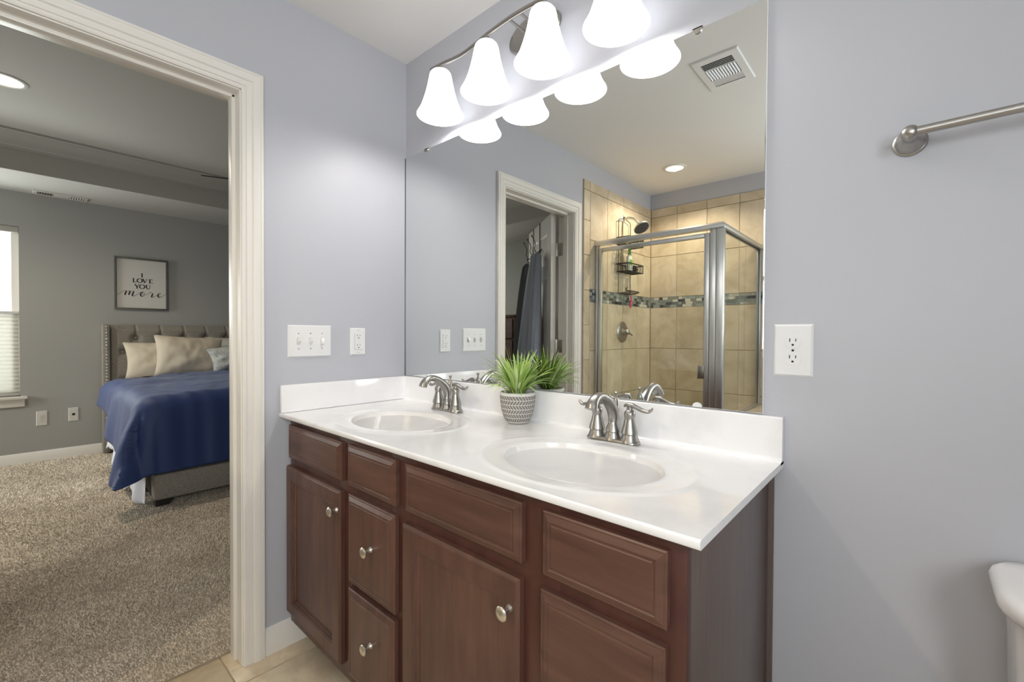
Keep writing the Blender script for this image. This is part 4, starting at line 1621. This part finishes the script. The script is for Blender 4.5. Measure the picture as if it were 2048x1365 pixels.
# six panel style leaf: body with sunk panels on both faces
mb.rloops(PIN, DU, (0, 0, 1), DN, [(0, LW, LZ0, LZ1, 0.0), (0, LW, LZ0, LZ1, LT)], cap=False)
pan = []
for (s0, s1) in ((.110, .315), (.375, .580)):
    for (z0, z1) in ((1.70, 1.93), (1.02, 1.60), (0.24, 0.86)):
        pan.append((s0, s1, z0, z1))
ss = [0, .110, .315, .375, .580, LW]
zs = [LZ0, .24, .86, 1.02, 1.60, 1.70, 1.93, LZ1]
for a, b in zip(ss[:-1], ss[1:]):
    for c, d in zip(zs[:-1], zs[1:]):
        if any(abs(p[0] - a) < 1e-6 and abs(p[1] - b) < 1e-6 and abs(p[2] - c) < 1e-6 and abs(p[3] - d) < 1e-6 for p in pan):
            L = [(0, LT), (.010, LT - .006), (.018, LT - .006), (.036, LT - .001)]
            mb.rloops(PIN, DU, (0, 0, 1), DN, [(a + i, b - i, c + i, d - i, q) for i, q in L], back=False)
        else:
            mb.add([P_(a, LT, c), P_(b, LT, c), P_(b, LT, d), P_(a, LT, d)], [(0, 1, 2, 3)])
door = obj('door_1', mb, M['trim'], None, smooth=20)
door['kind'] = 'structure'
door['category'] = 'door'
door['label'] = 'white panel bedroom door standing open beyond the doorway'
for hz in (1.795, 1.105, 0.30):
    mb = MB()
    z0, z1 = hz - .045, hz + .045
    # leaf screwed to the door edge
    mb.add([P_(-.0005, .002, z0), P_(-.0005, .034, z0), P_(-.0005, .034, z1), P_(-.0005, .002, z1),
            P_(-.0025, .002, z0), P_(-.0025, .034, z0), P_(-.0025, .034, z1), P_(-.0025, .002, z1)],
           [(0, 1, 2, 3), (4, 5, 6, 7), (0, 1, 5, 4), (1, 2, 6, 5), (2, 3, 7, 6), (3, 0, 4, 7)])
    mb.lathe([(.0005, z0 - .003), (.0055, z0 - .002), (.0055, z1 + .002), (.003, z1 + .006), (.0005, z1 + .007)], (PIN.x + .004, PIN.y - .004, 0), seg=12)
    h_ = obj('hinge', mb, M['knob'], door)
    mb = MB()
    mb.box(WT - .001, WT + .034, DY0 - .0005, DY0 + .0022, z0, z1, .0008)
    mb.box(WT - .026, WT, DY0 - .0005, DY0 + .0022, z0, z1, .0008)
    for q in (-.03, 0, .03):
        mb.lathe([(.0005, .0022), (.004, .0022), (.004, .0030), (.0005, .0034)], (WT + .020, DY0, hz + q), axis='y', seg=8)
    obj('jamb_leaf', mb, M['knob'], h_)
mb = MB()
mb.tube([P_(LW - .06, LT, .96), P_(LW - .06, LT + .045, .96)], [.024, .012], seg=18)
mb.sphere(P_(LW - .06, LT + .058, .96), .027, 18, 12)
obj('door_knob', mb, M['nickel'], door)

# over-door hooks
hk = thing('over_door_hook_rack', 'black wire over-door rack of hooks on the open bedroom door', 'hook rack', P_(.41, LT, 1.86))
mb = MB()
for s in (.308, .515):
    mb.tube([P_(s, -.0035, 1.98), P_(s, -.0035, LZ1 + .0035), P_(s, LT + .0035, LZ1 + .0035), P_(s, LT + .0035, 1.80)], .0028, seg=8)
mb.tube([P_(.24, LT + .0040, 1.845), P_(.58, LT + .0040, 1.845)], .003, seg=8)
obj('strap_frame', mb, M['black'], hk)
for s in (.27, .41, .55):
    mb = MB()
    mb.tube(spline([P_(s, LT + .006, 1.845), P_(s, LT + .030, 1.815), P_(s, LT + .055, 1.850), P_(s, LT + .050, 1.895), P_(s, LT + .075, 1.945)], 6), .0030, seg=8)
    mb.sphere(P_(s, LT + .076, 1.948), .0065, 10, 8)
    mb.tube(spline([P_(s, LT + .006, 1.845), P_(s, LT + .012, 1.80), P_(s, LT + .035, 1.785), P_(s, LT + .045, 1.81)], 6), .0030, seg=8)
    mb.sphere(P_(s, LT + .0455, 1.813), .0065, 10, 8)
    obj('hook', mb, M['black'], hk)


def robe(name, top_s, top_w, bot_s0, bot_s1, z1, z0, off, thick, m, label, seed):
    """cloth hanging from one hook: folds gather at the top and fan out below"""
    nU, nV = 56, 46
    rr_ = random.Random(seed)
    ph = [rr_.uniform(0, 6) for _ in range(4)]

    def fn(u, v):
        t = v ** 0.80
        s0 = (top_s - top_w / 2) * (1 - t) + bot_s0 * t
        s1 = (top_s + top_w / 2) * (1 - t) + bot_s1 * t
        ang = 2 * PI * u
        sc, nc = math.cos(ang), math.sin(ang)
        s = (s0 + s1) / 2 + (s1 - s0) / 2 * sc
        fold = .016 * math.sin(9 * ang + ph[0] + 1.5 * v) + .010 * math.sin(15 * ang + ph[1]) + .014 * math.sin(5 * ang + ph[2] + v)
        n = .085 + (off - .085) * t + (thick * (.35 + .65 * t)) * nc + fold * (.35 + .75 * t) * (1 if nc > -.2 else .2)
        if v < .06:
            k = math.sqrt(v / .06)
            s = top_s + (s - top_s) * k
            n = .085 + (n - .085) * k
        n = max(n, LT + .012)
        z = z1 + (z0 - z1) * v ** 1.15 - .012 * math.sin(3 * ang + ph[3]) * t
        return P_(s, n, z)
    mb = MB().grid(fn, nU, nV)
    # gathered top loop
    mb.add([fn(i / nU, 0) for i in range(nU)], [tuple(range(nU))])
    o = obj(name, mb, m, None, smooth=70, fix=False)
    tag(o, label, 'robe')
    return o


robe('bathrobe', .20, .14, .07, .45, 1.812, 0.86, .130, .080, M['robe'], 'slate blue robe hanging from the over-door hooks', 3)
robe('patterned_robe', .53, .08, .49, .70, 1.780, 0.95, .110, .050, M['robe_dk'], 'dark patterned robe hanging behind the slate blue one', 8)

# ================================================================== BEDROOM FURNITURE
BL, BR = -0.600, 1.010     # bed sides in y
bed = thing('bed', 'grey linen upholstered bed frame with tall winged headboard', 'bed', (-3.1, 0.2, 0))
HZ = 1.268
# headboard with tufting
mb = MB()
nU, nV = 190, 110
btn = []
rowz = [1.135, .995, .855, .715]
for k, z in enumerate(rowz):
    cnt = 8
    for j in range(cnt):
        y = BL + (.2 * j + .2 if k % 2 == 0 else .2 * j + .1)
        if BL + .02 < y < BR - .02:
            btn.append((y, z))


def hb(u, v):
    y = BL + .005 + (BR - BL - .01) * u
    z = .25 + (HZ - .25) * v
    d = .078
    e = min(u, 1 - u, (1 - v) * .7)
    d *= min(1, .35 + e * 18)
    for by, bz_ in btn:
        r2 = ((y - by) ** 2 + (z - bz_) ** 2)
        if r2 < .02: d -= .036 * math.exp(-r2 / .0013)
    # creases run down from the top edge and between buttons
    for by, bz_ in btn:
        if bz_ == 1.135 and z > 1.135:
            d -= .012 * math.exp(-((y - by) / .008) ** 2)
        for s in (-1, 1):
            dy, dz = y - by, z - bz_
            if -.14 < dz < 0:
                q = dy - s * (-dz) * .1 / .14
                d -= .006 * math.exp(-(q / .010) ** 2)
    return (XB + .03 + d, y, z)


mb.grid(hb, nU, nV)
mb.box(XB + .016, XB + .05, BL, BR, .05, HZ, .006)
hbo = obj('headboard', mb, M['uphol'], bed, smooth=60)
for by, bz_ in btn:
    obj('tuft_button', MB().sphere((XB + .03 + .050, by, bz_), .0140, 12, 8, (.7, 1, 1)), M['uphol'], hbo)
for s, ye in ((-1, BL), (1, BR)):
    mb = MB().box(XB + .016, XB + .125, min(ye, ye + s * .052), max(ye, ye + s * .052), .020, HZ, .006)
    w_ = obj('headboard_wing', mb, M['uphol'], bed)
    z = HZ - .022
    while z > .04:
        obj('nailhead', MB().sphere((XB + .127, ye + s * .022, z), .0098, 10, 6, (.55, 1, 1)), M['stud'], w_)
        z -= .0305
FX = -1.993
mb = MB().box(FX - .170, FX, BL - .005, BR + .005, .060, .232, .012)
obj('footboard', mb, M['uphol'], bed)
for ye in (BL, BR - .045):
    mb = MB().box(XB + .12, FX - .165, ye, ye + .045, .075, .230, .008)
    obj('side_rail', mb, M['uphol'], bed)
for ye in (BL + .005, BR - .085):
    mb = MB()
    mb.rings([[(FX - .075, ye, .018), (FX - .012, ye, .018), (FX - .012, ye + .07, .018), (FX - .075, ye + .07, .018)],
              [(FX - .085, ye - .004, .062), (FX - .004, ye - .004, .062), (FX - .004, ye + .10, .062), (FX - .085, ye + .10, .062)]])
    obj('leg', mb, M['foot'], bed)
mb = MB()
for k in range(9):
    x = XB + .25 + k * .22
    mb.box(x, x + .07, BL + .045, BR - .045, .20, .222)
obj('slats', mb, M['foot'], bed)
mt = obj('mattress', MB().box(XB + .135, FX - .075, BL + .055, BR - .055, .233, .70, .06), M['sheet'], None)
tag(mt, 'white mattress under the navy duvet', 'mattress')


# duvet
def drape(u, v):
    # cloth coordinates: u 0 (head) .. 1 (foot hem), v 0 (window side hem) .. 1
    Lx, Ly = 1.49, (BR - BL) - .02
    ovf = .57
    a = u * (Lx + ovf)
    ovs = .27 + .36 * min(1.0, a / Lx) ** 1.6
    b = -ovs + v * (Ly + ovs + .30)
    x0 = -3.62
    topz = .748
    da = max(0.0, a - Lx)
    db = max(0.0, -b)
    dc = max(0.0, b - Ly)
    R_ = .105
    q = db if db > 0 else -dc
    d = math.hypot(da, db if db > 0 else dc)
    d0 = d
    if d > .50: d = .50 + .17 * math.tanh((d - .50) / .17)
    ca = da / d0 if d > 0 else 0
    cb = (db if db > 0 else dc) / d0 if d > 0 else 0
    if d <= 0:
        out, drop = 0.0, 0.0
    elif d < R_ * PI / 2:
        th = d / R_
        out, drop = R_ * math.sin(th), R_ * (1 - math.cos(th))
    else:
        ex = d - R_ * PI / 2
        cf = min(ca, cb) * 1.4
        out, drop = R_ + ex * (.07 + .30 * cf), R_ + ex * (.985 - .10 * cf)
    x = x0 + min(a, Lx) + out * ca
    y = BL + .01 + min(max(b, 0), Ly) - (out * cb if db > 0 else -out * cb)
    z = topz - drop
    # waves along hems
    if d > 0:
        amp = min(1, d / .3) * .020
        arc = (b * cb if False else (b if da > db else a))
        wv = math.sin(arc * 8 + 1.0) + .6 * math.sin(arc * 15 + 2.0)
        if da > 0: x += amp * wv * ca
        if db > 0: y -= amp * wv * cb * .9
    wr_ = mnoise.noise(Vector((x * 3.2, y * 3.2, 1.7))) * .024 + (.5 - abs(mnoise.noise(Vector((x * 4 + y * 3, y * 8 - x * 2, 4.2))))) * .016
    fall = min(1.0, d / .35)
    z += wr_ * (1 - .75 * fall)
    if da > 0: x += wr_ * 1.2 * fall
    if db > 0: y -= wr_ * 1.2 * fall
    # softly pulled toward the window side near the headboard
    crown = .030 * math.sin(min(max(b, 0), Ly) / Ly * PI)
    z += crown * (1 - fall)
    z = max(z, .035)
    return (x, y, z)


mb = MB().grid(drape, 110, 110)
dv = obj('duvet', mb, M['duvet'], None, smooth=80, fix=False, solid=.022)
tag(dv, 'navy blue duvet draped over the bed', 'duvet')

# white sheet hanging below the duvet on the window side
mb = MB()


def sheet(u, v):
    x = -3.50 + 1.40 * u
    top_, bot = .50, .16 - .13 * u + .05 * math.sin(u * 17)
    z = top_ + (bot - top_) * v
    y = BL - .022 - .050 * v - .022 * v * math.sin(u * 30) - .012 * v * math.sin(u * 61 + 1)
    return (x, y, max(z, .022))


mb.grid(sheet, 90, 14)
bs_ = obj('bed_sheet', mb, M['sheet'], None, smooth=80, fix=False, solid=.002)
tag(bs_, 'white sheet hanging out below the navy duvet', 'sheet')


def pillow(name, c, w, h, t, tilt, yaw, roll, m, label, seed):
    nU = 30
    mb = MB()
    R = Matrix.Rotation(yaw, 4, 'Z') @ Matrix.Rotation(tilt, 4, 'Y') @ Matrix.Rotation(roll, 4, 'X')

    def side(sg):
        def fn(u, v):
            a, b = u * 2 - 1, v * 2 - 1
            th = t / 2 * ((1 - abs(a) ** 2.4) * (1 - abs(b) ** 2.4)) ** .62 * 1.15
            pa = a * w / 2 * (1 - .09 * (1 - b * b))
            pb = b * h / 2 * (1 - .07 * (1 - a * a))
            wv = mnoise.noise(Vector((a * 2.2 + seed, b * 2.2, sg))) * .020 * (1 - a ** 4) * (1 - b ** 4)
            cr = mnoise.noise(Vector((a * 7 + seed, b * 3, sg * 2))) * .007 * (1 - a ** 4)
            return tuple(R @ Vector((sg * (th + wv + cr), pa, pb)) + Vector(c))
        return fn
    mb.grid(side(1), nU, nU)
    mb.grid(side(-1), nU, nU)
    o = obj(name, mb, m, None, smooth=80)
    tag(o, label, name, 'pillows on the bed')
    return o


pillow('pillow', (-3.925, -.215, .925), .60, .36, .14, -.25, 0, .02, M['beige'], 'beige pillow nearest the headboard wing, partly behind another', 1)
pillow('pillow', (-3.735, -.020, .955), .60, .42, .16, -.30, .06, -.06, M['beige'], 'large beige pillow in front with gathered lower folds', 5)
pillow('pillow', (-3.925, .47, .95), .62, .40, .14, -.22, 0, 0, M['greypil'], 'pale grey pillow behind the patterned cushion', 9)
pillow('cushion', (-3.545, .375, .948), .58, .26, .12, -.35, .05, .16, M['scroll'], 'small pale blue scroll-patterned cushion on the duvet', 13)

# ------------------------------------------------------------------ framed sign
SX_ = XB + .0
sg = thing('framed_sign', 'square ivory sign in a thin grey frame above the headboard', 'wall sign', (XB, -.338, 1.690))
SW, SH = .4290, .5290
mb = MB()
fw = .0165
for a in ((-SW / 2, SW / 2, SH / 2 - fw, SH / 2), (-SW / 2, SW / 2, -SH / 2, -SH / 2 + fw), (-SW / 2, -SW / 2 + fw, -SH / 2 + fw, SH / 2 - fw), (SW / 2 - fw, SW / 2, -SH / 2 + fw, SH / 2 - fw)):
    mb.box(.001, .026, a[0], a[1], a[2], a[3], .001)
obj('frame', mb, M['greyframe'], sg, world=False)
mb = MB().box(.002, .012, -SW / 2 + fw - .001, SW / 2 - fw + .001, -SH / 2 + fw - .001, SH / 2 - fw + .001)
obj('print', mb, M['print'], sg, world=False)
LX = .0124
mb = MB()


def stroke(pts, widths, closed=False):
    """flat brush stroke in sign coordinates (0..1 across, 0..1 down)"""
    P = [Vector(((p[0] - .5) * SW, (.5 - p[1]) * SH)) for p in pts]
    n = len(P)
    L, Rr = [], []
    for i in range(n):
        if closed: t = P[(i + 1) % n] - P[i - 1]
        else: t = P[min(i + 1, n - 1)] - P[max(i - 1, 0)]
        t.normalize()
        nn = Vector((-t.y, t.x))
        w_ = widths[i] if isinstance(widths, (list, tuple)) else widths
        L.append(P[i] + nn * w_ / 2)
        Rr.append(P[i] - nn * w_ / 2)
    vs = [(LX, q.x, q.y) for q in L] + [(LX, q.x, q.y) for q in Rr]
    fs = [(i, i + 1, n + i + 1, n + i) for i in range(n - 1)]
    if closed: fs.append((n - 1, 0, n, 2 * n - 1))
    mb.add(vs, fs)


def vbar(x, y0, y1, w): stroke([(x, y0), (x, y1)], w)
def hbar(y, x0, x1, w): stroke([(x0, y), (x1, y)], w)


TH, TN = .0105, .0042


def serif(x, y, w=.034): hbar(y, x - w / 2, x + w / 2, .0036)


def ell(cx, cy, rx, ry):
    n = 32
    pts, ws = [], []
    for k in range(n):
        a = 2 * PI * k / n
        pts.append((cx + rx * math.cos(a), cy + ry * math.sin(a)))
        ws.append(TN + (TH - TN) * abs(math.cos(a)))
    stroke(pts, ws, True)


# I
vbar(.505, .292, .365, TH); serif(.505, .293); serif(.505, .364)
# LOVE
y0, y1 = .398, .472
vbar(.345, y0, y1, TH); serif(.345, y0); hbar(y1, .333, .393, .0045); vbar(.392, y1 - .020, y1, .004)
ell(.460, (y0 + y1) / 2, .047, .038)
stroke([(.520, y0), (.556, y1)], TH); stroke([(.595, y0), (.556, y1)], TN); serif(.520, y0); serif(.595, y0, .026)
vbar(.650, y0, y1, TH); hbar(y0, .636, .700, .0045); hbar((y0 + y1) / 2, .65, .690, .004); hbar(y1, .636, .704, .0045); vbar(.700, y0, y0 + .018, .004); vbar(.704, y1 - .018, y1, .004)
# YOU
y0, y1 = .512, .586
stroke([(.372, y0), (.410, y0 + .040)], TH); stroke([(.446, y0), (.410, y0 + .040)], TN); vbar(.410, y0 + .036, y1, TH); serif(.372, y0); serif(.446, y0, .026); serif(.410, y1)
ell(.505, (y0 + y1) / 2, .048, .038)
stroke(spline([(.588, y0, 0), (.588, y0 + .05, 0), (.606, y1 - .002, 0), (.632, y1 - .002, 0), (.650, y0 + .05, 0), (.650, y0, 0)], 6), lerp_list([TH, TH, .007, .006, TN, TN], 31)); serif(.588, y0); serif(.650, y0, .026)


# more (brush script)
def brush(pts, ws):
    q = spline([(a, b, 0) for a, b in pts], 8)
    stroke(q, lerp_list(ws, len(q)))


thin, fat = .0028, .0125
brush([(.045, .727), (.085, .708), (.130, .672), (.170, .645), (.205, .640), (.212, .650)], [thin] * 6)
brush([(.212, .645), (.200, .690), (.185, .725)], [fat * .7, fat, fat])
brush([(.190, .720), (.225, .660), (.262, .640), (.280, .650)], [thin, thin, thin, .006])
brush([(.282, .645), (.268, .690), (.258, .722)], [fat * .7, fat, fat])
brush([(.262, .715), (.300, .660), (.335, .642), (.350, .652)], [thin, thin, thin, .006])
brush([(.352, .645), (.335, .690), (.322, .725), (.345, .738), (.385, .725), (.430, .690), (.470, .665), (.505, .650)], [fat * .7, fat, fat, .006, thin, thin, thin, thin])
brush([(.530, .648), (.495, .660), (.478, .690), (.480, .725), (.505, .738), (.535, .722), (.548, .688), (.535, .655), (.515, .662), (.512, .690), (.535, .705), (.580, .700), (.620, .680), (.655, .655), (.668, .640)],
      [thin, .007, fat, fat, .007, thin, thin, thin, thin, thin, thin, thin, thin, thin, thin])
brush([(.668, .640), (.672, .660), (.700, .668), (.706, .672), (.695, .705), (.682, .735), (.700, .742), (.745, .725), (.795, .695), (.830, .675)], [thin, thin, thin, fat * .7, fat, fat, .006, thin, thin, thin])
brush([(.800, .705), (.845, .690), (.862, .668), (.845, .655), (.822, .668), (.808, .700), (.815, .732), (.845, .738), (.890, .720), (.930, .685), (.962, .672)], [thin, thin, thin, thin, .007, fat, fat, .007, thin, thin, thin])
obj('lettering', mb, M['ink'], sg, world=False, smooth=0, fix=False)

# ------------------------------------------------------------------ bedroom wall plates and register
outlet((XB, -1.058, 0.397), 'left', .072, .135, 'ivory oversized outlet on the bedroom wall below the window sill', m=M['print'])
jk = thing('wall_jack', 'ivory cable jack plate on the bedroom wall beside the bed', 'wall jack', (XB, -.850, 0.408))
mb = MB().rloops((0, 0, 0), (0, 1, 0), (0, 0, 1), (1, 0, 0), plate_mesh(.070, .128))
obj('cover_plate', mb, M['print'], jk, world=False, smooth=25)
mb = MB().box(.006, .0085, -.010, .010, -.008, .012)
obj('port', mb, M['slot'], jk, world=False)

bv = thing('ceiling_vent', 'white linear register in the bedroom soffit above the window wall', 'ceiling vent', (-4.055, -.925, SOF))
vx, vy = .075, .178
mb = MB()
mb.rings([[(-x, -y, z), (x, -y, z), (x, y, z), (-x, y, z)] for x, y, z in ((vx, vy, 0), (vx, vy, -.003), (vx - .004, vy - .004, -.007), (.048, .150, -.008), (.048, .150, -.001))], True, False, False)
obj('frame', mb, M['ceil_bed'], bv, world=False, smooth=20)
obj('duct', MB().box(-.048, .048, -.150, .150, -.0012, -.0004), M['slot'], bv, world=False)
mb = MB()
for k in range(6):
    slat(mb, (0, -.140 + k * .0165, -.006), 'x', .5, .096, .0115)
    slat(mb, (0, .140 - k * .0165, -.006), 'x', -.5, .096, .0115)
for k in range(7):
    slat(mb, (-.042 + k * .014, 0, -.006), 'y', .5, .09, .014)
mb.box(-.048, .048, -.050, -.044, -.008, -.002)
mb.box(-.048, .048, .044, .050, -.008, -.002)
obj('slats', mb, M['ceil_bed'], bv, world=False)

# ------------------------------------------------------------------ ceiling fan (only one blade tip shows past the jamb)
fan = thing('ceiling_fan', 'dark ceiling fan blade tip showing below the tray ceiling', 'ceiling fan', (-2.43, .46, TZ))
mb = MB().lathe([(.065, 0), (.060, -.025), (.016, -.045), (.012, -.05), (.012, -.12), (.05, -.13), (.105, -.150), (.110, -.205), (.09, -.235), (.001, -.24)], seg=32)
obj('motor', mb, M['fan'], fan, world=False)
mb = MB().lathe([(.07, -.240), (.105, -.262), (.10, -.300), (.06, -.325), (.001, -.330)], seg=32)
obj('light_bowl', mb, M['greypil'], fan, world=False)
for k in range(5):
    a = math.radians(246 + k * 72)
    dx, dy = math.cos(a), math.sin(a)
    mb = MB()
    rg = []
    for r, w in ((.17, .045), (.24, .055), (.50, .066), (.64, .066), (.675, .045)):
        ring = []
        for s, q in ((-1, -.0035), (1, -.0035), (1, .0035), (-1, .0035)):
            ring.append((dx * r - dy * w * s, dy * r + dx * w * s, -.222 - s * w * .26 + q))
        rg.append(ring)
    mb.rings(rg)
    mb.tube([(dx * .09, dy * .09, -.20), (dx * .20, dy * .20, -.222)], .012, seg=8)
    obj('blade', mb, M['fan'], fan, world=False)

# ------------------------------------------------------------------ dresser seen past the robe in the mirror
ds = thing('dresser', 'tall brown wood dresser in the bedroom partly hidden by the robe', 'dresser', (-2.28, BY0 + .25, 0.02))
mb = MB()
DW, DD, DH = .95, .46, 1.41
mb.box(-DW / 2, DW / 2, -DD / 2 + .01, DD / 2, .06, DH - .03, .004)
mb.box(-DW / 2 - .012, DW / 2 + .012, -DD / 2, DD / 2 + .014, DH - .03, DH, .006)
mb.box(-DW / 2 + .01, DW / 2 - .01, -DD / 2 + .03, DD / 2 - .03, .0, .06)
obj('body', mb, M['espresso'], ds, world=False)
for k in range(5):
    z0 = .09 + k * .258
    mb = MB().rloops((0, DD / 2 + .0002, 0), (1, 0, 0), (0, 0, 1), (0, 1, 0), [(-DW / 2 + .03, DW / 2 - .03, z0, z0 + .235, 0), (-DW / 2 + .03, DW / 2 - .03, z0, z0 + .235, .012), (-DW / 2 + .036, DW / 2 - .036, z0 + .006, z0 + .229, .018)])
    d_ = obj('drawer', mb, M['espresso'], ds, world=False)
    for kx in (-.27, .27):
        mb = MB().lathe([(.006, .018), (.006, .032), (.013, .038), (.013, .046), (.001, .049)], (kx, DD / 2, z0 + .118), axis='y', seg=14)
        obj('knob', mb, M['nickel'], d_, world=False)
